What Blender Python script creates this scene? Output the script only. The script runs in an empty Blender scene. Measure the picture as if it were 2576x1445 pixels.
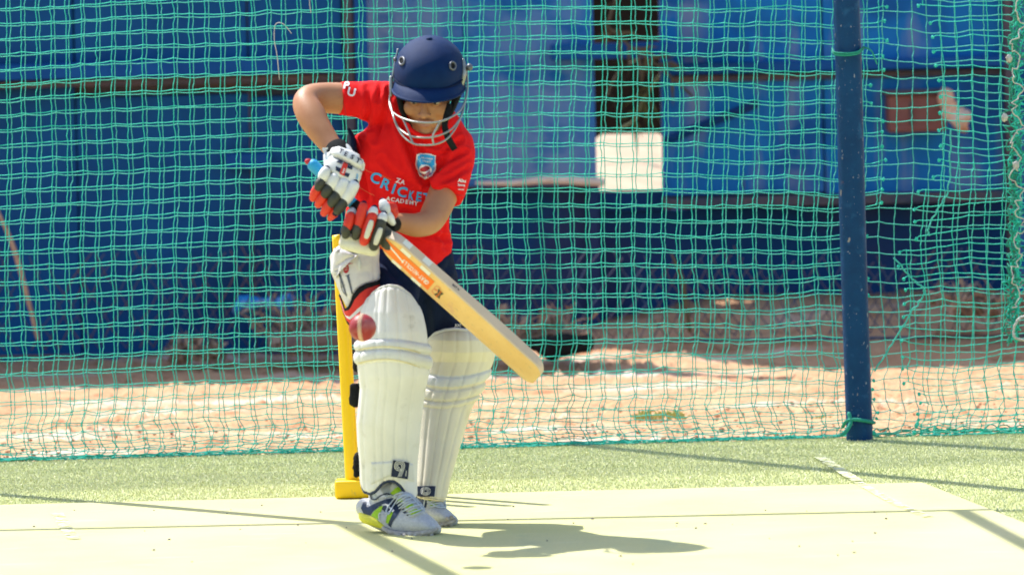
import bpy, bmesh, math, random
import numpy as np
from mathutils import Vector, noise
from mathutils.bvhtree import BVHTree
random.seed(7); rng = np.random.default_rng(7)
S = bpy.context.scene; COL = S.collection
# ------------------------------------------------------------------ camera
FP = 13020.; CH = 1.5; CY = -14.0; ROLL = math.radians(1.4)
pitch = math.atan(767 / FP)
Fv = np.array([0, math.cos(pitch), -math.sin(pitch)]); R0 = np.array([1., 0, 0]); U0 = np.array([0, math.sin(pitch), math.cos(pitch)])
Uv = U0 * math.cos(ROLL) + R0 * math.sin(ROLL); Rv = R0 * math.cos(ROLL) - U0 * math.sin(ROLL)
CAM = np.array([0, CY, CH])
cd = bpy.data.cameras.new('camera'); cam = bpy.data.objects.new('camera', cd); COL.objects.link(cam); S.camera = cam
from mathutils import Matrix
M = Matrix(((Rv[0], Uv[0], -Fv[0], CAM[0]), (Rv[1], Uv[1], -Fv[1], CAM[1]), (Rv[2], Uv[2], -Fv[2], CAM[2]), (0, 0, 0, 1)))
cam.matrix_world = M
cd.sensor_width = 36; cd.lens = 36 * FP / 2576; cd.clip_start = .1; cd.clip_end = 400
cd.dof.use_dof = True; cd.dof.focus_distance = 15.3; cd.dof.aperture_fstop = 4.0
# ------------------------------------------------------------------ light
SUN = np.array([-.475, .49, 1.0]); SUNN = SUN / np.linalg.norm(SUN)
elev = math.asin(SUNN[2]); azim = math.atan2(SUNN[0], SUNN[1])
w = bpy.data.worlds.new('World'); S.world = w; w.use_nodes = True
nt = w.node_tree; bg = nt.nodes['Background']; sky = nt.nodes.new('ShaderNodeTexSky')
sky.sky_type = 'NISHITA'; sky.sun_disc = False; sky.sun_elevation = elev; sky.sun_rotation = azim
sky.air_density = 1.0; sky.dust_density = 1.5
nt.links.new(sky.outputs[0], bg.inputs[0]); bg.inputs[1].default_value = .15
ld = bpy.data.lights.new('sun', 'SUN'); ld.energy = 4.6; ld.angle = math.radians(.5); ld.color = (1, .965, .91)
lo = bpy.data.objects.new('sun', ld); COL.objects.link(lo)
lo.rotation_euler = Vector(SUNN).to_track_quat('Z', 'Y').to_euler()
S.view_settings.view_transform = 'Standard'; S.view_settings.look = 'None'; S.view_settings.gamma = 1
S.view_settings.exposure = .78

# ------------------------------------------------------------------ helpers
def P(x, y, Y):
    d = Fv * FP + Rv * (x - 1288) - Uv * (y - 722.5)
    return CAM + d * ((Y - CY) / d[1])
def G(x, y, z=0.):
    d = Fv * FP + Rv * (x - 1288) - Uv * (y - 722.5)
    return CAM + d * ((z - CH) / d[2])
def toP(V):
    D = np.asarray(V) - CAM; z = D @ Fv
    return 1288 + FP * (D @ Rv) / z, 722.5 - FP * (D @ Uv) / z
def sc(Y): return FP / (Y - CY)
WV = {}
def rootloc(p):
    while p.parent is not None: p = p.parent
    return np.array(p.location)
def obj(name, V, F, m, parent=None, smooth=True, fm=None, loc=None):
    V = np.asarray(V, float); F = [tuple(int(i) for i in f) for f in F]
    if parent is not None: o0 = rootloc(parent)
    else: o0 = np.array(loc) if loc is not None else np.zeros(3)
    me = bpy.data.meshes.new(name); me.from_pydata((V - o0).tolist(), [], F)
    for k in (m if isinstance(m, (list, tuple)) else [m]): me.materials.append(k)
    if fm is not None: me.polygons.foreach_set('material_index', np.asarray(fm, np.int32))
    if smooth: me.polygons.foreach_set('use_smooth', np.ones(len(F), bool))
    me.update()
    o = bpy.data.objects.new(name, me); COL.objects.link(o)
    if parent is not None: o.parent = parent
    else: o.location = o0.tolist()
    WV[o.name] = (V, F)
    return o
def empty(name, loc, label, cat, group=None):
    o = bpy.data.objects.new(name, None); COL.objects.link(o); o.location = [float(a) for a in loc]
    o.empty_display_size = .1; tag(o, label, cat, group); return o
def tag(o, label=None, cat=None, group=None, kind=None):
    if label: o['label'] = label
    if cat: o['category'] = cat
    if group: o['group'] = group
    if kind: o['kind'] = kind
    return o
def join(parts):
    V = []; F = []; k = 0
    for v, f in parts:
        V.append(np.asarray(v, float)); F += [tuple(i + k for i in q) for q in f]; k += len(v)
    return np.concatenate(V), F
def joinm(parts):            # parts: (v, f, mat index)
    V = []; F = []; FM = []; k = 0
    for v, f, mi in parts:
        V.append(np.asarray(v, float)); F += [tuple(i + k for i in q) for q in f]; FM += [mi] * len(f); k += len(v)
    return np.concatenate(V), F, FM
def catmull(A, sub):
    A = np.asarray(A, float)
    if len(A) < 3 or sub <= 1: 
        if len(A) == 2 and sub > 1: return np.array([A[0] + (A[1] - A[0]) * t for t in np.linspace(0, 1, sub + 1)])
        return A
    Q = np.vstack([2 * A[0] - A[1], A, 2 * A[-1] - A[-2]]); out = []
    for i in range(1, len(Q) - 2):
        p0, p1, p2, p3 = Q[i - 1], Q[i], Q[i + 1], Q[i + 2]
        for k in range(sub):
            t = k / sub
            out.append(.5 * (2 * p1 + (p2 - p0) * t + (2 * p0 - 5 * p1 + 4 * p2 - p3) * t * t + (3 * p1 - p0 - 3 * p2 + p3) * t ** 3))
    out.append(A[-1]); return np.array(out)
def ringtube(C, S_, D_, rw, rd, n, cap='round', loop=False):
    C = np.asarray(C, float); m = len(C); th = np.linspace(0, 2 * math.pi, n, endpoint=False)
    T = np.gradient(C, axis=0); T /= np.linalg.norm(T, axis=1)[:, None] + 1e-12
    rings = [C[i] + np.outer(np.cos(th) * rw[i], S_[i]) + np.outer(np.sin(th) * rd[i], D_[i]) for i in range(m)]
    if cap == 'round':
        pre = []; post = []
        for a in (75, 50, 25):
            ca, sa = math.cos(math.radians(a)), math.sin(math.radians(a)); r = min(rw[0], rd[0]); r2 = min(rw[-1], rd[-1])
            pre.append(C[0] - T[0] * r * sa + (rings[0] - C[0]) * ca)
        for a in (25, 50, 75):
            ca, sa = math.cos(math.radians(a)), math.sin(math.radians(a)); r2 = min(rw[-1], rd[-1])
            post.append(C[-1] + T[-1] * r2 * sa + (rings[-1] - C[-1]) * ca)
        rings = pre + rings + post
    V = np.concatenate(rings); m = len(rings); F = []
    for i in range(m - 1 + (1 if loop else 0)):
        j = (i + 1) % m
        for k in range(n): F.append((i * n + k, i * n + (k + 1) % n, j * n + (k + 1) % n, j * n + k))
    if not loop and cap: F.append(tuple(range(n))[::-1]); F.append(tuple(range((m - 1) * n, m * n)))
    return V, F
def limb(pts, n=20, sub=4, cap='round'):
    A = []
    for p in pts:
        r = p[3]; rd = p[4] if len(p) > 4 else p[3] / sc(p[2]); A.append([p[0], p[1], p[2], r, rd])
    A = catmull(A, sub); C = np.array([P(a[0], a[1], a[2]) for a in A])
    T = np.gradient(C, axis=0); T /= np.linalg.norm(T, axis=1)[:, None]
    Sx = []; Dx = []
    for c, t in zip(C, T):
        v = c - CAM; v /= np.linalg.norm(v); s = np.cross(t, v); s /= np.linalg.norm(s); Sx.append(s); Dx.append(np.cross(s, t))
    return ringtube(C, Sx, Dx, [a[3] / sc(a[2]) for a in A], [a[4] for a in A], n, cap)
def tube(W, r, n=8, sub=4, cap='round', loop=False):   # world points
    W = [list(p) for p in W]
    if loop: W = W + [W[0]]
    rr = list(r) if hasattr(r, '__len__') else [r] * len(W)
    if loop and hasattr(r, '__len__'): rr = rr + [rr[0]]
    A = catmull([list(p) + [q] for p, q in zip(W, rr)], sub)
    if loop: A = A[:-1]
    C = A[:, :3]; T = np.gradient(C, axis=0)
    if loop: T = np.roll(C, -1, 0) - np.roll(C, 1, 0)
    T /= np.linalg.norm(T, axis=1)[:, None] + 1e-12
    ref = np.array([.31, -.9, .3]); s = np.cross(T[0], ref); s /= np.linalg.norm(s); Sx = []; Dx = []
    for t in T:
        s = s - t * (s @ t); s /= np.linalg.norm(s); Sx.append(s.copy()); Dx.append(np.cross(t, s))
    return ringtube(C, Sx, Dx, A[:, 3], A[:, 3], n, cap if not loop else None, loop)
def ptube(pts, r, n=8, sub=4, loop=False):             # (px,py,Y) points, r in metres
    return tube([P(*p[:3]) for p in pts], r, n, sub, loop=loop)
def ell(c, r, n=20, m=12, rot=None):
    V = []; F = []
    for i in range(m + 1):
        a = math.pi * i / m
        for k in range(n):
            b = 2 * math.pi * k / n; V.append((r[0] * math.sin(a) * math.cos(b), r[1] * math.sin(a) * math.sin(b), r[2] * math.cos(a)))
    V = np.array(V)
    if rot is not None: V = V @ rot.T
    V = V + np.array(c)
    for i in range(m):
        for k in range(n): F.append((i * n + k, (i + 1) * n + k, (i + 1) * n + (k + 1) % n, i * n + (k + 1) % n))
    return V, F
def box(x0, x1, y0, y1, z0, z1, bev=0.):
    bm = bmesh.new(); bmesh.ops.create_cube(bm, size=1)
    for v in bm.verts: v.co = Vector(((x0 + x1) / 2 + v.co.x * (x1 - x0), (y0 + y1) / 2 + v.co.y * (y1 - y0), (z0 + z1) / 2 + v.co.z * (z1 - z0)))
    if bev: bmesh.ops.bevel(bm, geom=list(bm.edges), offset=bev, segments=2, affect='EDGES', profile=.5)
    V = np.array([v.co[:] for v in bm.verts]); F = [tuple(v.index for v in f.verts) for f in bm.faces]; bm.free(); return V, F
def rotX(a): c, s = math.cos(a), math.sin(a); return np.array([[1, 0, 0], [0, c, -s], [0, s, c]])
def rotY(a): c, s = math.cos(a), math.sin(a); return np.array([[c, 0, s], [0, 1, 0], [-s, 0, c]])
def rotZ(a): c, s = math.cos(a), math.sin(a); return np.array([[c, -s, 0], [s, c, 0], [0, 0, 1]])
def remesh(parts, vox, smooth=4):
    V, F = join(parts); me = bpy.data.meshes.new('tmp'); me.from_pydata(V.tolist(), [], F)
    bm = bmesh.new(); bm.from_mesh(me); bmesh.ops.recalc_face_normals(bm, faces=bm.faces); bm.to_mesh(me); bm.free()
    o = bpy.data.objects.new('tmp', me); COL.objects.link(o)
    a = o.modifiers.new('r', 'REMESH'); a.mode = 'VOXEL'; a.voxel_size = vox
    if smooth: b = o.modifiers.new('s', 'SMOOTH'); b.factor = .6; b.iterations = smooth
    dg = bpy.context.evaluated_depsgraph_get(); dg.update(); m2 = bpy.data.meshes.new_from_object(o.evaluated_get(dg))
    V = np.empty(len(m2.vertices) * 3); m2.vertices.foreach_get('co', V); V = V.reshape(-1, 3)
    F = [tuple(p.vertices) for p in m2.polygons]
    bpy.data.objects.remove(o); bpy.data.meshes.remove(me); bpy.data.meshes.remove(m2); return V, F
def normals(V, F):
    N = np.zeros_like(V); Fq = np.array([f[:4] if len(f) >= 4 else (f[0], f[1], f[2], f[2]) for f in F])
    n = np.cross(V[Fq[:, 2]] - V[Fq[:, 0]], V[Fq[:, 3]] - V[Fq[:, 1]])
    tri = Fq[:, 2] == Fq[:, 3]; n[tri] = np.cross(V[Fq[tri, 1]] - V[Fq[tri, 0]], V[Fq[tri, 2]] - V[Fq[tri, 0]])
    for k in range(4): np.add.at(N, Fq[:, k], n)
    return N / (np.linalg.norm(N, axis=1)[:, None] + 1e-12)
def polydist(X, Y, poly, closed=False):
    D = np.full(len(X), 1e9); pl = list(poly) + ([poly[0]] if closed else [])
    for (ax, ay), (bx, by) in zip(pl[:-1], pl[1:]):
        dx, dy = bx - ax, by - ay; t = np.clip(((X - ax) * dx + (Y - ay) * dy) / (dx * dx + dy * dy + 1e-9), 0, 1)
        D = np.minimum(D, np.hypot(X - ax - t * dx, Y - ay - t * dy))
    return D
def grooves(V, F, lines):    # lines: (poly, amp m, width px)
    N = normals(V, F); X, Y = toP(V); d = np.zeros(len(V)); fr = np.clip(-N[:, 1] * 2.5, 0, 1)
    for poly, amp, wd in lines:
        D = polydist(X, Y, poly); L = polydist(X, Y, [poly[0]] * 2); E = polydist(X, Y, [poly[-1]] * 2)
        fade = np.clip(np.minimum(L, E) / (wd * 2.5), 0.15, 1)
        d += -amp * np.exp(-(D / wd) ** 2) * fade + .55 * amp * np.exp(-((D - 2.1 * wd) / wd) ** 2) * fade
    return V + N * (d * fr)[:, None]
def lumps(V, F, amp, scale, seed=0, stretch=(1, 1, 1)):
    N = normals(V, F); o = Vector((seed * 7.3, seed * 3.1, seed))
    d = np.array([noise.fractal(Vector((v[0] * scale * stretch[0], v[1] * scale * stretch[1], v[2] * scale * stretch[2])) + o, .8, 2.1, 3) for v in V])
    return V + N * (d * amp)[:, None]
# ------------------------------------------------------------------ materials
def mat(name, c, c2=None, ns=30., rough=.7, bump=0., bs=200., metal=0., thr=None, spec=.4, coat=0., wave=None, sheen=0., det=4, coord='Object', stretch=None, bd=.004):
    m = bpy.data.materials.new(name); m.use_nodes = True; t = m.node_tree; b = t.nodes['Principled BSDF']
    b.inputs['Base Color'].default_value = (*c, 1); b.inputs['Roughness'].default_value = rough; b.inputs['Metallic'].default_value = metal
    b.inputs['Specular IOR Level'].default_value = spec; b.inputs['Coat Weight'].default_value = coat; b.inputs['Sheen Weight'].default_value = sheen
    tc = t.nodes.new('ShaderNodeTexCoord'); co = tc.outputs[coord]
    if stretch:
        mp = t.nodes.new('ShaderNodeMapping'); mp.inputs['Scale'].default_value = stretch; t.links.new(co, mp.inputs[0]); co = mp.outputs[0]
    if c2 is not None:
        n = t.nodes.new('ShaderNodeTexNoise'); n.inputs['Scale'].default_value = ns; n.inputs['Detail'].default_value = det; n.inputs['Roughness'].default_value = .6
        r = t.nodes.new('ShaderNodeValToRGB'); lo_, hi = thr or (.35, .65)
        r.color_ramp.elements[0].position = lo_; r.color_ramp.elements[1].position = hi
        r.color_ramp.elements[0].color = (*c, 1); r.color_ramp.elements[1].color = (*c2, 1)
        t.links.new(co, n.inputs['Vector']); t.links.new(n.outputs['Fac'], r.inputs[0]); t.links.new(r.outputs[0], b.inputs['Base Color'])
    if bump:
        n = t.nodes.new('ShaderNodeTexNoise'); n.inputs['Scale'].default_value = bs; n.inputs['Detail'].default_value = 3
        bp = t.nodes.new('ShaderNodeBump'); bp.inputs['Strength'].default_value = bump; bp.inputs['Distance'].default_value = bd
        t.links.new(co, n.inputs['Vector']); t.links.new(n.outputs['Fac'], bp.inputs['Height']); t.links.new(bp.outputs[0], b.inputs['Normal'])
    return m
def mixin(m, c3, ns, thr, stretch=None, det=5):          # lay one more noise-shaped patch colour (wear, dirt) over a material
    t = m.node_tree; b = t.nodes['Principled BSDF']; tc = t.nodes.new('ShaderNodeTexCoord'); co = tc.outputs['Object']
    if stretch:
        mp = t.nodes.new('ShaderNodeMapping'); mp.inputs['Scale'].default_value = stretch; t.links.new(co, mp.inputs[0]); co = mp.outputs[0]
    n = t.nodes.new('ShaderNodeTexNoise'); n.inputs['Scale'].default_value = ns; n.inputs['Detail'].default_value = det; t.links.new(co, n.inputs['Vector'])
    r = t.nodes.new('ShaderNodeMapRange'); r.inputs[1].default_value = thr[0]; r.inputs[2].default_value = thr[1]; t.links.new(n.outputs['Fac'], r.inputs[0])
    x = t.nodes.new('ShaderNodeMix'); x.data_type = 'RGBA'; t.links.new(r.outputs[0], x.inputs[0])
    src = b.inputs['Base Color'].links[0].from_socket if b.inputs['Base Color'].links else None
    if src: t.links.new(src, x.inputs[6])
    else: x.inputs[6].default_value = b.inputs['Base Color'].default_value
    x.inputs[7].default_value = (*c3, 1); t.links.new(x.outputs[2], b.inputs['Base Color']); return m
K = {}
K['skin'] = mat('skin', (.40, .175, .082), (.46, .22, .11), 14, .5, .15, 700, spec=.4)
K['lip'] = mat('lip_skin', (.36, .15, .11), (.40, .18, .13), 60, .45)
K['hair'] = mat('hair', (.012, .009, .008), (.03, .022, .018), 200, .5, .3, 500)
K['eye'] = mat('eye_white', (.42, .38, .33), rough=.25)
K['iris'] = mat('iris', (.02, .01, .006), rough=.15)
K['red'] = mat('red_jersey', (.76, .009, .011), (.81, .013, .014), 40, .8, .3, 1600, spec=.12)
K['navy'] = mat('navy_cloth', (.003, .010, .036), (.006, .015, .05), 20, .85, .3, 900, spec=.15)
K['white_print'] = mat('white_print', (.82, .80, .78), rough=.6)
K['sky_print'] = mat('sky_blue_print', (.03, .36, .72), rough=.6)
K['dred'] = mat('dark_red_print', (.45, .02, .03), rough=.6)
K['navy_print'] = mat('navy_print', (.004, .012, .045), (.007, .018, .06), 60, .6)
K['helm'] = mat('navy_helmet_cloth', (.0004, .017, .076), (.0006, .021, .09), 30, .6, .3, 1500, sheen=.02, spec=.12)
K['steel'] = mat('steel_wire', (.34, .36, .34), (.26, .28, .26), 60, .38, metal=.6)
K['alu'] = mat('dull_rivet', (.15, .16, .18), (.11, .12, .14), 90, .45, metal=.5)
K['black'] = mat('black_webbing', (.008, .009, .010), (.016, .017, .018), 80, .85, .4, 900, spec=.15)
K['gwhite'] = mat('glove_white_leather', (.74, .75, .74), (.64, .64, .60), 35, .5, .25, 500)
K['gcream'] = mat('glove_cream_leather', (.66, .65, .55), (.58, .56, .46), 35, .55, .25, 500)
K['gred'] = mat('glove_red_leather', (.66, .035, .012), (.58, .025, .012), 40, .45, .3, 400)
K['gblack'] = mat('glove_black_leather', (.028, .032, .024), (.045, .048, .038), 40, .5, .3, 400)
K['pad'] = mat('pad_white_leather', (.74, .73, .70), (.67, .66, .62), 9, .55, .18, 300)
mixin(K['pad'], (.50, .47, .38), 14, (.62, .82)); mixin(K['pad'], (.42, .41, .38), 24, (.66, .9), det=3)
K['pad2'] = mat('pad_cream_leather', (.74, .69, .55), (.70, .64, .49), 9, .55, .18, 300)
mixin(K['pad2'], (.56, .47, .31), 12, (.62, .84))
K['padroll'] = mat('pad_roll_leather', (.66, .66, .64), (.60, .60, .57), 14, .5, .15, 300)
K['pipe_c'] = mat('pad_piping_cream', (.66, .58, .36), rough=.6)
K['cloth_w'] = mat('thigh_pad_cloth', (.72, .69, .68), (.64, .61, .60), 16, .8, .3, 700)
K['red2'] = mat('red_webbing', (.70, .035, .02), (.62, .03, .02), 60, .7, .3, 900)
K['bat'] = mat('willow', (.76, .47, .15), (.83, .55, .21), 9, .42, .12, 160, stretch=(1, 1, 1), coat=.15)
mixin(K['bat'], (.66, .36, .20), 16, (.66, .78)); mixin(K['bat'], (.60, .40, .16), 60, (.60, .75), stretch=(1, 1, 1))
K['batedge'] = mat('willow_bare', (.60, .47, .34), (.66, .52, .38), 8, .55, .12, 160)
K['orange'] = mat('orange_sticker', (.88, .17, .004), (.90, .20, .006), 30, .4)
K['paper'] = mat('white_tape', (.76, .74, .66), rough=.5)
K['scuff'] = 0
K['cyan'] = mat('blue_grip_rubber', (.015, .30, .58), (.02, .34, .62), 50, .5, .4, 300)
K['yellow'] = mat('yellow_plastic', (.94, .58, .001), (.96, .61, .002), 8, .35, .05, 60)
mixin(K['yellow'], (.70, .46, .05), 55, (.66, .72), stretch=(1, 1, .35))
K['green_print'] = mat('dark_green_print', (.05, .07, .035), rough=.6)
K['ball'] = mat('ball_leather', (.27, .012, .018), (.34, .03, .03), 30, .45, .2, 300); mixin(K['ball'], (.42, .16, .15), 22, (.52, .75))
K['thread'] = mat('seam_thread', (.68, .46, .32), rough=.8)
K['shoe_w'] = mat('shoe_white_mesh', (.60, .61, .64), (.48, .49, .53), 160, .7, .6, 900)
K['shoe_g'] = mat('lime_mesh', (.36, .60, .02), (.28, .50, .02), 240, .65, .5, 900)
K['shoe_y'] = mat('yellow_sole', (.70, .66, .03), (.62, .58, .04), 60, .5)
K['shoe_n'] = mat('navy_shoe_leather', (.012, .024, .06), (.02, .035, .08), 90, .45)
K['lace'] = mat('pale_lace', (.52, .58, .66), (.42, .48, .58), 400, .8)
K['sole'] = mat('dirty_white_sole', (.50, .47, .44), (.34, .30, .26), 70, .8, .5, 300)
K['net'] = mat('green_twine', (.012, .57, .42), (.05, .72, .56), 260, .6, .6, 1500, spec=.3)
K['net2'] = mat('faded_green_twine', (.03, .49, .39), (.12, .62, .52), 180, .65, .6, 1500, spec=.3)
K['netdark'] = mat('green_rope', (.012, .30, .20), (.03, .38, .26), 120, .65, .6, 900)
K['wrope'] = mat('white_rope', (.66, .64, .60), (.5, .44, .40), 160, .8, .5, 900)
K['post'] = mat('chipped_blue_paint', (.0008, .040, .125), (.001, .052, .155), 14, .5, .25, 120, spec=.2)
mixin(K['post'], (.01, .08, .20), 26, (.58, .70)); mixin(K['post'], (.26, .28, .34), 95, (.665, .69), stretch=(1, 1, .6)); mixin(K['post'], (.30, .27, .26), 30, (.70, .72), stretch=(1, 1, .5)); mixin(K['post'], (.24, .09, .04), 18, (.69, .75), stretch=(1, 1, .4))
K['twig'] = mat('dry_twig', (.30, .20, .14), (.42, .30, .22), 60, .9)
# ------------------------------------------------------------------ setting materials
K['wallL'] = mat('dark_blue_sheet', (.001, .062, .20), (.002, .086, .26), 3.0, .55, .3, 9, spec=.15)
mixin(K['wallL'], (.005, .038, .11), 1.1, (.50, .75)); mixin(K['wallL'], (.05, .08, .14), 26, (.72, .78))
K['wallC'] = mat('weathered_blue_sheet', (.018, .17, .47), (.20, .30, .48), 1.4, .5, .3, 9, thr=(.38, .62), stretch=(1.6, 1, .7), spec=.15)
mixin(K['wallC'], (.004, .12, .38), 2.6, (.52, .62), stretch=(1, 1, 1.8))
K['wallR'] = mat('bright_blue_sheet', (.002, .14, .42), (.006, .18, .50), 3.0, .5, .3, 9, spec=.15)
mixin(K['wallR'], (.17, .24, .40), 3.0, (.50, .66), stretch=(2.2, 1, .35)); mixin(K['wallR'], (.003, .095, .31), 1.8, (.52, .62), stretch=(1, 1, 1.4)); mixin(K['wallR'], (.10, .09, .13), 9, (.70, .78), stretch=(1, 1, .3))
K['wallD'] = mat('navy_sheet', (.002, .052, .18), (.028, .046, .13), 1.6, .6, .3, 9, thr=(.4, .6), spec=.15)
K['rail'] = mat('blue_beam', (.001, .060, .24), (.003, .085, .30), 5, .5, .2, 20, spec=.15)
K['rust_shade'] = mat('rust_and_shade_brown', (.12, .085, .09), (.05, .06, .09), 6, .8, .4, 60)  # brown shared by rusty parts and the painted shade strips under the beams
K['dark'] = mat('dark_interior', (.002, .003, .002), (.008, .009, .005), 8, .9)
K['pale'] = mat('pale_sandy_slab', (.42, .32, .225), (.50, .40, .29), 8, .85, .4, 30)
mixin(K['pale'], (.22, .16, .11), 5, (.66, .72), stretch=(.5, 1, 1.5))
K['dirt'] = mat('red_sand', (.50, .255, .13), (.58, .335, .185), 3.2, .95, .9, 28, bd=.02)
mixin(K['dirt'], (.66, .50, .40), 1.7, (.54, .68), stretch=(.6, 1.6, 1)); mixin(K['dirt'], (.36, .165, .075), 9, (.56, .68), stretch=(.5, 1, 1)); mixin(K['dirt'], (.25, .15, .10), 30, (.68, .76), stretch=(.6, 1, 1))
K['clod'] = mat('dirt_clod', (.40, .215, .12), (.50, .30, .18), 30, .95, .6, 200)
K['turf'] = mat('turf_backing', (.36, .40, .15), (.44, .47, .20), 90, .95, .8, 400)
K['blade'] = mat('turf_blade', (.66, .665, .34), (.76, .75, .46), 25, .55, spec=.5)
mixin(K['blade'], (.72, .73, .46), 140, (.55, .65)); mixin(K['blade'], (.55, .585, .28), 3, (.55, .7))
K['mat'] = mat('pitch_mat', (.565, .545, .235), (.61, .59, .275), 2.4, .95, .5, 500)
mixin(K['mat'], (.64, .59, .30), 1.1, (.50, .72)); mixin(K['mat'], (.44, .50, .27), 5, (.62, .80)); mixin(K['mat'], (.47, .47, .27), 260, (.56, .70), det=2)
mixin(K['mat'], (.47, .49, .27), 3.5, (.60, .74), stretch=(1, .35, 1)); mixin(K['mat'], (.66, .63, .34), 7, (.62, .76), stretch=(.5, 2, 1)); mixin(K['mat'], (.42, .36, .22), 18, (.72, .78), stretch=(1, .5, 1))
K['chalk'] = mat('worn_chalk', (.70, .71, .66), (.56, .565, .30), 50, .95, thr=(.36, .52))
t_ = K['chalk'].node_tree; n_ = t_.nodes.new('ShaderNodeTexNoise'); n_.inputs['Scale'].default_value = 38; n_.inputs['Detail'].default_value = 5; m_ = t_.nodes.new('ShaderNodeMapRange'); m_.inputs[1].default_value = .38; m_.inputs[2].default_value = .54; m_.inputs[4].default_value = .85
c_ = t_.nodes.new('ShaderNodeTexCoord'); t_.links.new(c_.outputs['Object'], n_.inputs['Vector']); t_.links.new(n_.outputs['Fac'], m_.inputs[0]); t_.links.new(m_.outputs[0], t_.nodes['Principled BSDF'].inputs['Alpha'])
K['leafdry'] = mat('dry_leaf', (.05, .045, .022), (.11, .085, .05), 12, .7)
K['leafgr'] = mat('weed_leaf', (.06, .08, .02), (.10, .12, .035), 12, .7)
K['weed'] = mat('pale_weed', (.36, .42, .10), (.50, .50, .18), 12, .7)
K['fence'] = mat('rusty_blue_wire', (.03, .08, .17), (.13, .08, .07), 5, .8)
# ------------------------------------------------------------------ ground
def sheet(poly, z, n=1):
    V = [(x, y, z) for x, y in poly]; return V, [tuple(range(len(poly)))]
def gx(px, py): g = G(px, py, .009); return (g[0], g[1])
V, F = box(-200, 200, -30, 380, -1.0, -.06); tag(obj('ground', V, F, K['dirt'], smooth=False), 'flat sandy ground reaching to the horizon', 'ground', kind='structure')
# dirt strip behind the net with a low bank against the wall
nx, ny = 420, 330; xs = np.linspace(-4.2, 4.2, nx); ys = 2.52 + (np.linspace(0, 1, ny) ** 1.25) * 8.3; XX, YY = np.meshgrid(xs, ys)
Z = np.zeros_like(XX)
for j in range(ny):
    for i in range(nx):
        x, y = XX[j, i], YY[j, i]; k = min(1, max(0, (y - 2.62) * 3))
        h = .012 * noise.noise(Vector((x * 1.3, y * .9, 3))) + .011 * noise.fractal(Vector((x * 5, y * 7, 0)), .6, 2.1, 4) * k
        cl = noise.noise(Vector((x * 26, y * 26, 9))); h += max(0, cl - .08) * .05 * k * (.4 + max(0, noise.noise(Vector((x * 1.9, y * 1.4, 5))) + .25))
        s_ = max(0, min(1, (y - 5.7) / 1.4)); s_ = s_ * s_ * (3 - 2 * s_); b_ = max(0, min(1, (x - .0) / .9)); b_ = b_ * b_ * (3 - 2 * b_)
        h += s_ * b_ * (.135 + .03 * noise.noise(Vector((x * 2.2, y * 2, 1)))) + .02 * s_
        Z[j, i] = h - .012 - (.05 if y < 2.56 else 0)
V = np.stack([XX.ravel(), YY.ravel(), Z.ravel()], 1); F = [(j * nx + i, j * nx + i + 1, (j + 1) * nx + i + 1, (j + 1) * nx + i) for j in range(ny - 1) for i in range(nx - 1)]
tag(obj('dirt', V, F, K['dirt']), 'reddish sandy dirt between the net and the blue wall, banked up on the right', 'dirt', kind='structure')
def netline(x): return 2.645 + .045 * x                                     # where the turf ends under the net
tp = [(-6, -13), (6, -13), (6, netline(6))] + [(x, netline(x) + .012 * math.sin(x * 9)) for x in np.linspace(5.9, -5.9, 60)] + [(-6, netline(-6))]
V, F = sheet(tp, 0.004); tag(obj('turf', V, F, K['turf'], smooth=False), 'yellow-green artificial turf around the pitch mat', 'turf', kind='structure')
mp = [gx(-700, 1285), gx(2320, 1212), gx(2576, 1313)]
dv = np.array(mp[2]) - np.array(mp[1]); q = np.array(mp[1]) + dv * 11; MATP = [mp[0], mp[1], tuple(q), (-6, q[1])]
bm = bmesh.new(); f = bm.faces.new([bm.verts.new((x, y, .009)) for x, y in MATP]); r = bmesh.ops.extrude_face_region(bm, geom=[f])
for v in r['geom']:
    if isinstance(v, bmesh.types.BMVert): v.co.z = -.002
bmesh.ops.recalc_face_normals(bm, faces=bm.faces)
V = [v.co[:] for v in bm.verts]; F = [tuple(v.index for v in f.verts) for f in bm.faces]; bm.free()
tag(obj('pitch_mat', V, F, K['mat'], smooth=False), 'pale yellow-green pitch mat laid on the turf', 'mat', kind='structure')
MZ = .009
def inmat(x, y):
    c = np.ones_like(x, bool); n = len(MATP)
    for i in range(n):
        ax, ay = MATP[i]; bx_, by_ = MATP[(i + 1) % n]; c &= ((bx_ - ax) * (y - ay) - (by_ - ay) * (x - ax)) <= 0
    return c
# turf blades (only where the turf can be seen)
NB = 400000
bx = rng.uniform(-3.0, 3.2, NB); by = rng.uniform(-1.1, 2.95, NB); keep = ~inmat(bx, by) & ((bx < 1.9) | (by > 0)) & (by < netline(bx) + .012 * np.sin(bx * 9)); bx = bx[keep]; by = by[keep]; nb = len(bx)
an = rng.uniform(0, 2 * math.pi, nb); ln = rng.uniform(.6, 1.2, nb) * .0085; le = rng.uniform(.25, 1.1, nb); wd = .0009 + rng.uniform(0, .0010, nb); la = rng.uniform(0, 2 * math.pi, nb)
b0 = np.stack([bx - wd * np.cos(an), by - wd * np.sin(an), np.full(nb, .002)], 1); b1 = np.stack([bx + wd * np.cos(an), by + wd * np.sin(an), np.full(nb, .002)], 1)
tx = bx + ln * np.sin(le) * np.cos(la); ty = by + ln * np.sin(le) * np.sin(la); tz = .002 + ln * np.cos(le)
t0 = np.stack([tx - wd * .6 * np.cos(an), ty - wd * .6 * np.sin(an), tz], 1); t1 = np.stack([tx + wd * .6 * np.cos(an), ty + wd * .6 * np.sin(an), tz], 1)
V = np.stack([b0, b1, t1, t0], 1).reshape(-1, 3); F = np.arange(nb * 4).reshape(-1, 4)
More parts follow.
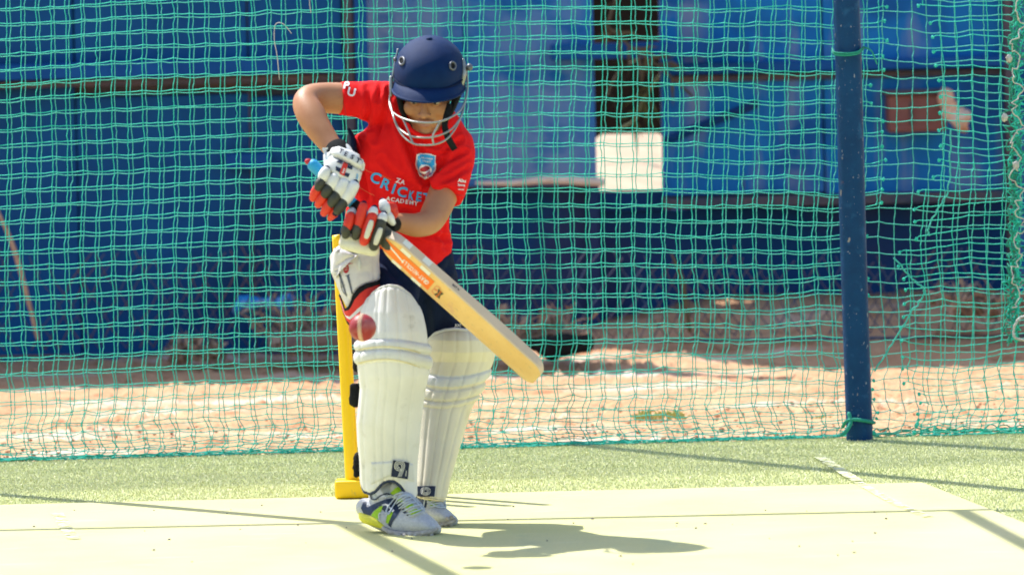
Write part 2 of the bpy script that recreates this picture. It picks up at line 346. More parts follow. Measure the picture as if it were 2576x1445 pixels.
me = bpy.data.meshes.new('turf_blades'); me.from_pydata(V.tolist(), [], F.tolist()); me.materials.append(K['blade']); o = bpy.data.objects.new('turf_blades', me); COL.objects.link(o)
tag(o, 'short curled yellow-green turf fibres between the mat and the net', 'turf fibres', kind='stuff')
# chalk lines
def chalkline(pts, w, z, name, label):
    pts = catmull(pts, 14); V = []; F = []
    for i, (x, y) in enumerate(pts):
        d = np.array(pts[min(i + 1, len(pts) - 1)]) - np.array(pts[max(i - 1, 0)]); d = d / np.linalg.norm(d); n_ = np.array([-d[1], d[0]]) * w / 2 * (1 + .25 * noise.noise(Vector((i * .9, 0, 0))))
        V += [(x + n_[0], y + n_[1], z), (x - n_[0], y - n_[1], z)]
    F = [(2 * i, 2 * i + 1, 2 * i + 3, 2 * i + 2) for i in range(len(pts) - 1)]
    o = obj(name, V, F, K['chalk'], smooth=False); tag(o, label, 'line', kind='structure'); return o
chalkline([gx(2062, 1150), gx(2140, 1200), gx(2158, 1211)], .036, .013, 'crease_line', 'faded white crease line across the turf on the right')
chalkline([gx(2158, 1213), gx(2250, 1264), gx(2335, 1300)], .030, MZ + .003, 'crease_line', 'faded white crease line on the mat on the right')
chalkline([gx(143, 1290), gx(168, 1330), gx(186, 1356)], .036, MZ + .003, 'crease_line', 'faded white mark on the left of the mat')
# specks of dirt on the mat and clods by the net
def rocks(n, fn, name, m, label, kind='stuff'):
    parts = []
    for i in range(n):
        x, y, z, r = fn(i); v, f = ell((0, 0, 0), (r * random.uniform(.7, 1.4), r * random.uniform(.6, 1.2), r * random.uniform(.4, .8)), 7, 5)
        v = v * (1 + .25 * rng.standard_normal((len(v), 1)) * .5); v = v @ rotZ(random.random() * 6).T + np.array([x, y, z]); parts.append((v, f))
    V, F = join(parts); o = obj(name, V, F, m, smooth=False); tag(o, label, 'dirt', kind=kind); return o
rocks(46, lambda i: (lambda g: (g[0], g[1], MZ + .001, random.choice([.002, .003, .004])))(G(random.uniform(20, 2450), random.triangular(1275, 1440, 1290))), 'dirt_specks', K['rust_shade'], 'tiny dark crumbs of dirt scattered on the mat')
def clodpos(i):
    x = random.uniform(-2.2, 2.4); y = netline(x) + .03 + random.random() ** 2.6 * 1.5
    return x, y, -.004 + random.random() * .004, random.choice([.004, .005, .006, .009]) * random.uniform(.6, 1.2)
rocks(1100, clodpos, 'dirt_clods', K['clod'], 'small crumbled red clods lying on the dirt behind the net')
# ------------------------------------------------------------------ walls
def wx(px, Y): return (px - 1288) / sc(Y)
def wz(px, py, Y): return P(px, py, Y)[2]
def wbox(x0, x1, ytop, ybot, Y, th, bev=.006):
    xm = (x0 + x1) / 2; return box(wx(x0, Y), wx(x1, Y), Y, Y + th, wz(xm, ybot, Y), wz(xm, ytop, Y), bev)
def wall(name, label, parts, loc):
    r = empty(name, loc, label, 'wall')
    for (nm, x0, x1, yt, yb, Y, th, m) in parts:
        v, f = wbox(x0, x1, yt, yb, Y, th)
        bmv = obj(nm, v, f, K[m], r, smooth=False)
    return r
TOP = -1330; TOPL = -690
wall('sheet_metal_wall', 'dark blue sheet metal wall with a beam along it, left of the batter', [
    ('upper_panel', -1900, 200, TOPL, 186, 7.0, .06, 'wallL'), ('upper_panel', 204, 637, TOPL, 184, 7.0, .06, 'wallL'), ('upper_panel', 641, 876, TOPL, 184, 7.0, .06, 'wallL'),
    ('beam', -1900, 880, 176, 216, 6.90, .14, 'rail'), ('shade_strip', -1900, 880, 218, 236, 6.98, .05, 'rust_shade'),  # the thin strip paints the shadow line under the beam
    ('lower_panel', -1900, 200, 240, 950, 7.065, .05, 'wallL'), ('lower_panel', 203, 637, 240, 950, 7.065, .05, 'wallL'), ('lower_panel', 642, 876, 240, 950, 7.065, .05, 'wallL'), ('light_stop_sheet', -1905, 940, TOPL, 960, 7.13, .04, 'rust_shade'),  # last sheet is unseen, added to stop sun leaking through the panel gaps
    ('seam', 636.5, 641.5, TOPL, 950, 7.02, .02, 'rust_shade'), ('patch', 575, 690, 385, 425, 7.0, .03, 'rail')], (-2.6, 7, 0))
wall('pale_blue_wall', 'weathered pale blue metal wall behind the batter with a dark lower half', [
    ('corner_post', 880, 905, TOP, 940, 6.98, .10, 'rust_shade'), ('corner_post', 908, 940, TOP, 620, 6.96, .10, 'rail'), ('upper_panel', 943, 1180, TOP, 470, 7.5, .06, 'wallC'),
    ('upper_panel', 1184, 1508, TOP, 468, 7.5, .06, 'wallC'), ('trim', 1180, 1184, TOP, 470, 7.51, .05, 'rail'), ('lower_panel', 943, 1514, 474, 900, 7.62, .05, 'wallD'), ('sill', 943, 1508, 468, 476, 7.44, .14, 'rust_shade'), ('light_stop_sheet', 860, 1506, TOP, 910, 7.70, .04, 'rust_shade')], (-.8, 7.5, 0))  # last sheet added behind the panels to keep sun out of the joints
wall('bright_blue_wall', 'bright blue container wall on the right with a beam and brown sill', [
    ('upper_panel', 1674, 2080, TOP, 488, 7.6, .06, 'wallR'), ('upper_panel', 2084, 2536, TOP, 488, 7.6, .06, 'wallR'), ('beam', 1674, 2540, 150, 178, 7.5, .12, 'rail'), ('shade_strip', 1700, 2540, 181, 198, 7.57, .04, 'rust_shade'),  # thin strip below the beam is its shadow line, put in as colour
    ('sill', 1674, 2536, 490, 516, 7.46, .2, 'rust_shade'), ('lower_panel', 1509, 2536, 519, 900, 7.75, .05, 'wallD'), ('gap_panel', 1503, 1680, 482, 530, 7.70, .05, 'wallD'), ('corner_post', 2540, 2560, TOP, 900, 7.5, .1, 'rust_shade'), ('end_panel', 2563, 3500, TOP, 900, 7.7, .06, 'wallR'), ('light_stop_sheet', 1680, 3520, TOP, 890, 7.83, .04, 'rust_shade')], (1.6, 7.6, 0))  # last sheet added out of sight to close the gaps against the sun
v, f = box(wx(1508, 7.56) - .04, wx(1508, 7.56), 7.57, 8.05, wz(1508, 900, 7.56), wz(1508, TOP, 7.56)); obj('sun_block_panel', v, f, K['wallD'], bpy.data.objects['pale_blue_wall'], smooth=False)  # unseen panel added to block sun streaks coming through the gap
v, f = wbox(1400, 1900, 106, 146, 7.38, .10); tag(obj('wall_beam', v, f, K['rail'], smooth=False), 'bright blue beam bridging the dark gap in the wall', 'beam')
v, f = wbox(1470, 1720, TOP, 760, 10.6, .1); tag(obj('dark_backdrop', v, f, K['dark'], smooth=False), 'black doorway painted dark for the shaded interior behind the wall gap', 'backdrop')  # near-black colour stands in for the unlit space behind the gap
# diagonal plank on the right wall
A_ = P(1900, 262, 7.5); B_ = P(1680, 352, 7.5)
v, f = tube([A_, B_], [.020, .020], 4, 1); tag(obj('wall_strut', v, f, K['wallD'], smooth=False), 'dark strut running aslant across the bright blue wall', 'strut')
# sunlit slab behind the gap
z0 = wz(1590, 478, 8.2); z1 = wz(1590, 338, 9.4)
V = [(wx(1505, 8.2), 8.2, z0), (wx(1682, 8.2), 8.2, z0), (wx(1690, 9.2), 9.2, wz(1680, 352, 9.2)), (wx(1664, 9.5), 9.5, z1), (wx(1522, 9.5), 9.5, z1), (wx(1505, 9.2), 9.2, wz(1508, 350, 9.2))]; V2 = [(x, y, z - .06) for x, y, z in V]
tag(obj('sandy_slab', V + V2, [tuple(range(6)), tuple(range(11, 5, -1))] + [(k, 6 + k, 6 + (k + 1) % 6, (k + 1) % 6) for k in range(6)], K['pale'], smooth=False), 'pale sunlit slab sloping up behind the gap in the wall', 'slab')
v, f = tube([P(1200, 460, 7.25), P(1290, 460, 7.25), P(1380, 452, 7.25), P(1512, 458, 7.25)], [.007, .012, .017, .018], 10); tag(obj('pale_pole', v, f, mat('sunlit_pale_wood', (.80, .66, .56), (.70, .55, .45), 12, .8)), 'pale bare pole lying across the wall sill left of the gap', 'pole')  # pale wood, its colour brightened to stand in for sunlight
# palm fronds in the gap
def frond(pts, Y, n, L, m, label):
    W = catmull([P(x, y, Y) for x, y in pts], 8); parts = [tube(W[::3], .006, 5, 2)]
    for i in range(n):
        k = random.randrange(2, len(W) - 1); c = W[k]; t = W[k] - W[k - 1]; t /= np.linalg.norm(t); s = np.cross(t, [0, 1, 0]); sd = random.choice([-1, 1])
        d = t * random.uniform(.3, .9) + s * sd * random.uniform(.4, 1) + np.array([0, random.uniform(-.3, .3), -random.uniform(0, .4)]); d /= np.linalg.norm(d); l = L * random.uniform(.5, 1); u = np.cross(d, [0, 1, .2]); u /= np.linalg.norm(u)
        a = c; b = c + d * l * .5 + np.array([0, 0, .01]); e = c + d * l + np.array([0, 0, -.1 * l]); wq = .007
        parts.append(([a - u * wq * .5, a + u * wq * .5, b + u * wq, b - u * wq, e], [(0, 1, 2, 3), (3, 2, 4)]))
    V, F = join(parts); o = obj('palm_frond', V, F, m); tag(o, label, 'palm frond', 'palm fronds in the wall gap'); return o
frond([(1520, 60), (1590, 120), (1660, 170), (1740, 240)], 7.3, 18, .14, K['leafdry'], 'dry palm frond bending down over the blue beam, frontmost of the fronds')
frond([(1720, 60), (1640, 130), (1560, 180), (1525, 250)], 8.0, 14, .12, K['leafdry'], 'dead palm frond drooping to the left in the middle of the dark gap')
frond([(1660, 190), (1620, 250), (1600, 300), (1560, 325)], 8.8, 10, .15, K['leafgr'], 'greener palm frond at the bottom of the dark gap above the slab')
frond([(1560, -30), (1530, 60), (1520, 110)], 8.6, 12, .12, K['leafdry'], 'short dead palm frond hanging at the top of the dark gap')
# rusty box on the right wall
r = empty('rusty_box', P(2300, 330, 7.4), 'rusty brown metal box fixed to the bright blue wall', 'box')
v, f = wbox(2245, 2392, 236, 332, 7.40, .18, .012); obj('cabinet', v, f, mat('rust_brown', (.20, .07, .06), (.26, .11, .09), 5, .7, .4, 60), r, smooth=False)
v, f = wbox(2238, 2398, 226, 238, 7.37, .22, .006); obj('lid', v, f, K['rust_shade'], r, smooth=False)
v, f = wbox(2300, 2306, 255, 315, 7.385, .02, .002); obj('hinge', v, f, K['rust_shade'], r, smooth=False)
parts = [ell(P(x, y, 7.3), (a, .03, b), 12, 8) for x, y, a, b in [(2380, 250, .03, .05), (2385, 275, .035, .04), (2415, 300, .04, .05), (2372, 230, .018, .03), (2425, 315, .022, .03)]]
V, F = remesh(parts, .008, 3); V = lumps(V, F, .02, 16, 3); tag(obj('crumpled_bag', V, F, mat('orange_plastic', (.55, .22, .08), (.75, .62, .52), 9, .5)), 'crumpled orange and white plastic bag beside the rusty box', 'bag')
# blue plastic sheet by the left wall foot
V, F = remesh([box(*sorted((wx(590, 6.6), wx(730, 6.6))), 6.55, 6.66, wz(660, 782, 6.6), wz(660, 742, 6.6))], .01, 6); V = lumps(V, F, .03, 9, 5)
tag(obj('plastic_sheet', V, F, mat('sky_blue_plastic', (.02, .26, .62), (.5, .55, .62), 7, .4, thr=(.55, .68))), 'crumpled bright blue plastic caught in the wire at the left wall', 'plastic sheet')
# chain link fence in front of the walls
parts = []; Yf = 6.35
for k in range(-60, 150):
    x = k * 34 - 400
    for s_ in (-1, 1):
        if rng.random() < .22: continue
        hb = 880 - (x / 2576) * 50; ht = 650 + 24 * math.sin(k * .7) + rng.uniform(-10, 10); n_ = 5
        pts = []
        for i in range(n_):
            t = i / (n_ - 1); yy = hb + (ht - hb) * t; pts.append(P(x + s_ * (hb - yy) * .62 + 4 * (-1) ** i, yy, Yf + .012 * ((i + (s_ > 0)) % 2)))
        parts.append(tube(pts, .0026, 4, 1))
fr = empty('chain_link_fence', (0, Yf, 0), 'low rusty chain link fence in front of the wall foot', 'fence')
V, F = join(parts); obj('wire_mesh', V, F, K['fence'], fr)
v, f = ptube([(-500, 905, Yf), (600, 885, Yf), (1400, 862, Yf), (2900, 840, Yf)], .006, 6); obj('bottom_wire', v, f, K['fence'], fr)
# dry brush heaps along the wall
def brush(x0, x1, ybase, h, Y, n, label, m='twig', grp='dry brush heaps at the wall foot', black=False):
    parts = []
    for i in range(n):
        x = random.uniform(x0, x1); y = ybase - random.random() ** 2 * h * .4; a = random.uniform(-1.3, 1.3); l = random.uniform(.3, 1) * h
        Yk = Y + random.uniform(-.12, .12); p0 = P(x, y, Yk); p2 = P(x + math.sin(a) * l, y - math.cos(a) * l * .9, Yk + random.uniform(-.1, .1)); p1 = (p0 + p2) / 2 + rng.uniform(-.03, .03, 3)
        parts.append(tube([p0, p1, p2], [.006, .004, .0015], 4, 3))
        for _ in range(3):
            q = p0 + (p2 - p0) * random.random(); d = rng.uniform(-1, 1, 3) * .045; e = rng.uniform(-1, 1, 3) * .014; parts.append(([q, q + d * .5 + e, q + d, q + d * .5 - e], [(0, 1, 2, 3)]))
    V, F = join(parts); o = obj('dry_brush', V, F, K[m], smooth=False); tag(o, label, 'brush', grp); return o
brush(2370, 2600, 790, 80, 6.3, 110, 'heap of dry brown brush on the bank at the far right')
brush(1230, 1450, 868, 95, 6.2, 130, 'heap of dry twigs and leaves right of the bat at the wall foot')
brush(700, 850, 880, 150, 6.4, 120, 'grey dry brush behind the yellow stump at the wall foot')
brush(430, 560, 905, 60, 6.4, 60, 'small tuft of dry brush at the foot of the left wall')
v, f = ptube([(1330, 862, 6.0), (1390, 872, 6.0), (1480, 858, 6.0)], [.02, .05, .03], 14); v = lumps(v, f, .02, 14, 2); tag(obj('black_sack', v, f, K['black']), 'black crumpled sack lying at the wall foot right of the bat tip', 'sack')
v, f = ptube([(740, 862, 6.2), (820, 856, 6.2), (900, 852, 6.2), (1010, 850, 6.2)], [.035, .045, .045, .035], 12); v = lumps(v, f, .02, 9, 4); tag(obj('dry_log', v, f, mat('grey_bark', (.16, .11, .10), (.24, .17, .14), 20, .9, .6, 80)), 'greyish log lying behind the yellow stump at the wall foot', 'log')
v, f = ptube([(-10, 520, 6.1), (40, 640, 6.1), (95, 850, 6.1)], [.006, .011, .008], 6); tag(obj('dry_stick', v, f, K['twig']), 'thin dry stick leaning on the left wall', 'stick')
v, f = ptube([(1690, 640, 6.2), (1715, 700, 6.2), (1735, 830, 6.2)], [.004, .012, .01], 6); tag(obj('dry_stick', v, f, K['leafdry']), 'greenish dry stem standing by the wall right of the black sack', 'stick')
# weeds in the dirt
def weed(px, py, n, h, label):
    g = G(px, py); parts = []
    for i in range(n):
        a = random.uniform(0, 6.28); l = h * random.uniform(.5, 1); o_ = g + np.array([random.uniform(-.09, .09) * n / 90, random.uniform(-.05, .05) * n / 90, -.01]); d = np.array([math.cos(a) * .7, math.sin(a) * .4, random.uniform(.4, 1)]); d /= np.linalg.norm(d); u = np.array([.003, .001, 0])
        m1 = o_ + d * l * .6; e = o_ + d * l + np.array([0, 0, -.2 * l]); parts.append(([o_ - u, o_ + u, m1 + u, m1 - u, e], [(0, 1, 2, 3), (3, 2, 4)]))
    V, F = join(parts); tag(obj('weed', V, F, K['weed'], smooth=False), label, 'weed', 'weeds in the dirt')
weed(1662, 1046, 90, .06, 'low tuft of green weed in the dirt right of the batter, behind the net')
weed(2085, 1050, 40, .035, 'small sparse green weed beside the foot of the blue post')
# ------------------------------------------------------------------ blue post
pr = empty('steel_post', P(2162, 1092, 2.60), 'chipped dark blue steel post holding up the net', 'post')
v, f = ptube([(2112, -560, 2.60), (2121, -260, 2.60), (2129, 0, 2.60), (2137, 250, 2.60), (2146, 600, 2.60), (2154, 850, 2.60), (2163, 1116, 2.60)], .0425, 28, 5); obj('pole', v, f, K['post'], pr)
def wrap(pts, r, nm, m='netdark', par=pr, n=6): v, f = ptube(pts, r, n, 5); return obj(nm, v, f, K[m], par)
for k, dy in enumerate((0, 5)): wrap([(2094, 123 + dy, 2.565), (2101, 132 + dy, 2.545), (2130, 134 + dy, 2.54), (2158, 130 + dy, 2.545), (2172, 118 + dy, 2.59)], .0032, 'tie')
wrap([(2172, 118, 2.585), (2192, 128, 2.545), (2206, 160, 2.545)], .003, 'tie'); wrap([(2120, 1072, 2.585), (2130, 1058, 2.545), (2150, 1054, 2.535), (2180, 1058, 2.545), (2199, 1062, 2.585)], .006, 'tie')
wrap([(2136, 1040, 2.545), (2140, 1062, 2.535), (2128, 1084, 2.525), (2118, 1092, 2.525)], .007, 'tie')
# ------------------------------------------------------------------ nets
def prisms(A, r):                     # A (N,K,3) polylines
    N, Kk, _ = A.shape; t = A[:, -1] - A[:, 0]; t /= np.linalg.norm(t, axis=1)[:, None] + 1e-9
    s = np.cross(t, np.array([0.03, 1, .02])); s /= np.linalg.norm(s, axis=1)[:, None] + 1e-9; d = np.cross(s, t)
    R = np.stack([A + r * s[:, None], A + r * d[:, None], A - r * s[:, None], A - r * d[:, None]], 2)   # N,K,4,3
    V = R.reshape(-1, 3); base = (np.arange(N) * Kk * 4)[:, None, None]; k = (np.arange(Kk - 1) * 4)[None, :, None]; c = np.arange(4)[None, None, :]; c2 = (c + 1) % 4
    F = np.stack([base + k + c, base + k + c2, base + k + 4 + c2, base + k + 4 + c], -1).reshape(-1, 4); return V, F
def knots(Pn, r):
    o = np.array([(1, 0, 0), (-1, 0, 0), (0, 1, 0), (0, -1, 0), (0, 0, 1), (0, 0, -1)]) * r
    V = (Pn[:, None] + o[None]).reshape(-1, 3); t = np.array([(0, 2, 4), (2, 1, 4), (1, 3, 4), (3, 0, 4), (2, 0, 5), (1, 2, 5), (3, 1, 5), (0, 3, 5)])
    return V, ((np.arange(len(Pn)) * 6)[:, None, None] + t[None]).reshape(-1, 3)
def yb(x): return np.interp(x, [-700, 0, 870, 2100, 2576, 3200], [1188, 1165, 1137, 1106, 1088, 1070])
def warp(x, y, seed, amp, tilt, kind, s2=None):
    g = np.interp(x, [-700, 0, 450, 900, 1300, 1800, 2150, 2576, 3200], [80, 44, 22, 4, 0, 4, 10, 18, 34]) * tilt
    wv = np.clip((y - 420) / 640, 0, 1); wv = wv * wv * (3 - 2 * wv); gb = yb(x) - 1125
    f1 = np.array([noise.noise(Vector((a * .0032 + seed, b * .0042, seed))) for a, b in zip(x, y)]); f2 = np.array([noise.noise(Vector((a * .0032, b * .0042 + 40, seed * 2.))) for a, b in zip(x, y)])
    if s2 is not None:
        f1 = f1 + .30 * np.array([noise.noise(Vector((a * .004 + s2, b * .004, s2))) for a, b in zip(x, y)]); f2 = f2 + .40 * np.array([noise.noise(Vector((a * .0025, b * .003 + 40, s2 * 2.))) for a, b in zip(x, y)])
    lo_ = np.clip((y - 800) / 320, 0, 1); rr = np.clip((x - 1500) / 600, 0, 1) * (kind > 0)
    X = x + amp * f1 * (1 + 1.0 * lo_ + .8 * rr) + lo_ * 9 * np.sin(y * .045 + x * .004 + seed)
    Yy = y + g * (1 - wv) + gb * wv + amp * .7 * f2 * (1 + .4 * rr) * np.clip((1180 - y) / 250, 0, 1) + rr * 5 * np.sin(x * .021 + y * .013 + seed) * np.clip((1150 - y) / 200, 0, 1)
    return X, Yy
def make_net(x0, x1, dx, yoff, Yo, seed, m, label, amp=9, tilt=1., name='net', cut=None, kind=1, rad=.00155, cutside=1, zig=1.4, s2=None):
    ys = list(np.arange(-560 + yoff, 955 + yoff, 38.3)); y = ys[-1]
    for st in (34, 31, 28, 25, 21, 17, 13, 10, 8, 7, 6, 5, 4):
        y += st
        if y < 1128: ys.append(y)
    ys.append(1126.); ys = np.array(ys); xs = np.arange(x0, x1 + 1, dx); nr, nc = len(ys), len(xs); Xg, Yg = np.meshgrid(xs, ys)
    r2 = np.random.default_rng(int(seed * 100) + (7 if s2 else 0))
    low = np.clip((Yg - 850) / 250, 0, 1)
    Xg = Xg + zig * (((np.arange(nr) % 2) * 2 - 1)[:, None]) * np.ones_like(Xg) * (.7 + low) + r2.normal(0, .8, Xg.shape) * (1 + 1.8 * low); Yg = Yg + r2.normal(0, 1.0, Yg.shape) * (1 + 1.6 * low * (Yg < 1110))
    Yg = Yg + 1.1 * (((np.arange(nc) % 2) * 2 - 1)[None, :]) * np.ones_like(Yg)
    Xw, Yw = warp(Xg.ravel(), Yg.ravel(), seed, amp, tilt, kind, s2); Xw = Xw.reshape(Xg.shape); Yw = Yw.reshape(Xg.shape)
    D = np.zeros_like(Xw)
    for j in range(nr):
        for i in range(nc):
            x = Xw[j, i]; yy = Yw[j, i]; wq = (x - 1288) / 785; nn = noise.noise(Vector((x * .002, yy * .003, seed + 5)))
            D[j, i] = netline(wq) + Yo + .03 * nn + max(0, (ys[j] - 1040) / 90) * (.03 * noise.noise(Vector((i * .5, j * .8, seed))) - .008)
    N3 = np.zeros((nr, nc, 3))
    for j in range(nr):
        for i in range(nc): N3[j, i] = P(Xw[j, i], Yw[j, i], D[j, i])
    N3[..., 2] = np.maximum(N3[..., 2], .006 + .006 * r2.random((nr, nc)))
    ok = np.ones((nr, nc), bool)
    if cut is not None:
        cx = np.array([cut(y_) for y_ in ys])[:, None]; ok = (Xg < cx) if cutside > 0 else (Xg > cx)
    hz = ok[:, 1:] & ok[:, :-1]; vt = ok[1:] & ok[:-1]
    def mid(a, b, am):
        mm = (a + b) / 2 + r2.normal(0, am, a.shape) * np.array([1, 1, 1]); return mm
    A = N3[:, :-1][hz]; B = N3[:, 1:][hz]; q = mid(A, B, .0006); q[:, 2] -= .0012; H = np.stack([A, A * .6 + B * .4 + (q - (A + B) / 2) * .9, q, B], 1) if False else np.stack([A, q, B], 1)
    A = N3[:-1][vt]; B = N3[1:][vt]; cv = .0009; c1 = A * .67 + B * .33; c2 = A * .33 + B * .67; sg = r2.normal(0, cv, (len(A), 1)) * np.array([[1, .6, 0]]); Vt = np.stack([A, c1 + sg, c2 - sg * .8, B], 1)
    v1, f1 = prisms(H, rad); v2, f2 = prisms(Vt, rad); v3, f3 = knots(N3[ok], rad * 2.5)
    vs = [v1, v2, v3]; fs = [f1.tolist(), (f2 + len(v1)).tolist(), (f3 + len(v1) + len(v2)).tolist()]; k0 = len(v1) + len(v2) + len(v3)
    if cut is not None:                # frayed loose ends at the cut edge
        for j in range(nr):
            idx = np.where(ok[j])[0]
            if not len(idx) or ys[j] > 1110: continue
            i = idx[-1] if cutside > 0 else idx[0]; p = N3[j, i]; L = r2.uniform(.012, .03) * cutside; e = p + np.array([L, -.004, r2.uniform(-.012, .006)]); mmm = (p + e) / 2 + np.array([0, 0, .003])
            v, f = tube([p, mmm, e], [rad, rad, rad * 1.2], 5, 2); vs.append(v); fs.append([tuple(a + k0 for a in q_) for q_ in f]); k0 += len(v)
            v, f = ell(e, (rad * 3.4, rad * 3, rad * 3.6), 7, 5); v = v + r2.normal(0, .0012, v.shape); vs.append(v); fs.append([tuple(a + k0 for a in q_) for q_ in f]); k0 += len(v)
    V = np.concatenate(vs); F = [tuple(q_) for ff in fs for q_ in ff]
    o = obj(name, V, F, K[m], smooth=False); return tag(o, label, 'net'), N3
nf, NN = make_net(-867, 2290, 38.4, 0, 0.0, 1.3, 'net', 'green knotted cricket net, front layer, ending in a cut edge just right of the post', cut=lambda y: 2212 + 10 * math.sin(y * .02) + (y > 560) * -25 + (y > 700) * -20)
nb_, NB_ = make_net(-858, 3150, 38.4, 8, .05, 1.3, 'net2', 'paler green net hanging close behind the front net, seen as doubled strands', amp=9, tilt=.97, s2=4.7)
nr_, NR_ = make_net(2290, 3150, 38.6, -13, -.05, 8.1, 'net', 'green net panel right of the post with a row of cut knotted ends', amp=13, tilt=1.0, cut=lambda y: 2325 + 14 * math.sin(y * .006) - (30 if y > 500 else 0), cutside=-1)
def wavytube(pts, r, m, nm, label, wob=.006, n=6, par=None, sub=10):
    W = catmull([P(*p) for p in pts], sub); W = W + rng.normal(0, wob, W.shape) * np.array([1, .6, .7]); v, f = tube(W.tolist(), r, n, 2); o = obj(nm, v, f, K[m], par)
    if label: tag(o, label, 'rope')
    return o
er = empty('bottom_rope', P(1200, 1128, 2.63), 'bunched green bottom rope of the net lying along the turf edge', 'rope')
for k, (yo, w_) in enumerate([(2, .004), (-3, .005), (-8, .006), (4, .003)]):
    wavytube([(x, yb(x) + yo + 2 * math.sin(x * .01 + k), netline((x - 1288) / 785) - .02 + .012 * k) for x in range(-850, 2125, 75)], .0022, 'netdark', 'strand', None, w_, 5, er, 5)
er = empty('bottom_rope', P(2400, 1090, 2.68), 'thick green rope of gathered netting along the turf right of the post', 'rope')
for k, (yo, w_) in enumerate([(2, .004), (-3, .006), (-8, .006), (-13, .006), (4, .004)]):
    wavytube([(x, yb(x) + yo - 4 + 2 * math.sin(x * .02 + k), netline((x - 1288) / 785) - .03 + .012 * k) for x in range(2195, 3150, 60)], .0026, 'netdark', 'strand', None, w_, 5, er, 5)
# lacing cord at the far right, white rope through it
er = empty('net_lacing', P(2552, 700, 2.66), 'thick twisted green seam of gathered netting at the far right edge', 'net seam')
for k in range(9):
    o_ = rng.uniform(-11, 11); wavytube([(2562 - .012 * y + o_ + 8 * math.sin(y * .021 + k * 1.7), y, 2.64 + .01 * (k % 3)) for y in range(-300, 900, 40)], .0024, ('netdark', 'net')[k % 2], 'strand', None, .011, 5, er, 4)
er = empty('white_rope', P(2568, 400, 2.60), 'frayed white rope zigzagging through the green seam at the far right', 'rope')
pts = []
for k, y in enumerate(range(-60, 820, 42)): pts.append((2552 + (18 if k % 2 else -4) + 4 * math.sin(k), y, 2.58 + .03 * (k % 2)))
wavytube(pts, .0020, 'wrope', 'cord', None, .007, 6, er, 5)
for x, y in ((2538, 148), (2527, 296), (2556, 415)): v, f = ell(P(x, y, 2.59), (.010, .008, .013), 10, 8); v = v + rng.normal(0, .0015, v.shape); obj('tuft', v, f, K['wrope'], er)
wavytube([(2590, 790, 2.6), (2562, 802, 2.58), (2550, 828, 2.58), (2556, 850, 2.58), (2590, 856, 2.6)], .004, 'wrope', 'rope_loop', 'loop of pale rope at the right edge of the picture above the dirt', .001, 7)
# diagonal stitched cords in the torn part of the net
wavytube([(2392, 330, 2.58), (2385, 470, 2.58), (2340, 560, 2.58), (2335, 590, 2.58)], .0028, 'net2', 'mending_cord', 'pale green mending cord running down the torn net right of the post', .002)
wavytube([(2250, 650, 2.58), (2300, 705, 2.58), (2325, 735, 2.58), (2290, 790, 2.58), (2235, 880, 2.58), (2200, 930, 2.58)], .0030, 'net2', 'mending_cord', 'frayed pale green cord running aslant from the torn net to the post foot', .002)
v, f = ptube([(703, 200, 2.62), (697, 140, 2.60), (690, 100, 2.60), (693, 62, 2.60), (712, 60, 2.60), (733, 84, 2.61)], .0014, 5); tag(obj('dry_twig', v, f, K['wrope']), 'thin pale twig hooked in the net above the batter’s raised elbow'.replace('’', "'"), 'twig')
v, f = ptube([(780, -20, 2.6), (779, 10, 2.6), (782, 32, 2.6)], .0014, 5); tag(obj('dry_twig', v, f, K['wrope']), 'short dry twig hanging in the net at the top edge left of the helmet', 'twig')
# net cage frame above and beside the picture: its pipes throw the long shadows on the mat
def up(g, z): return np.array([g[0], g[1], 0]) + SUN * z
fr = empty('net_cage_frame', (-1.75, 1.68, 0), 'steel pipe frame of the net cage standing over the pitch', 'frame'); HZ = 2.6
def rail(a, b, r, nm='rail'):
    v, f = tube([a, b], [r, r], 10, 1); obj(nm, v, f, K['post'], fr)
gA1 = G(872, 1322); pt = up(gA1, HZ); rail((pt[0], pt[1], 0), pt, .03, 'upright')
gL = G(1112, 1447); q = up(gL, HZ); rail(pt, pt + (q - pt) * 3.2, .034)
a = up(G(0, 1341), HZ); b = up(G(2576, 1287), HZ); rail(a - (b - a) * .3, b + (b - a) * .3, .020)
rail(up(G(1440, 1120), 1.75), up(G(2600, 1239), HZ), .036, 'brace')
a = up(G(2422, 1292), HZ); b = up(G(2580, 1376), HZ); rail(a, a + (b - a) * 4, .028)
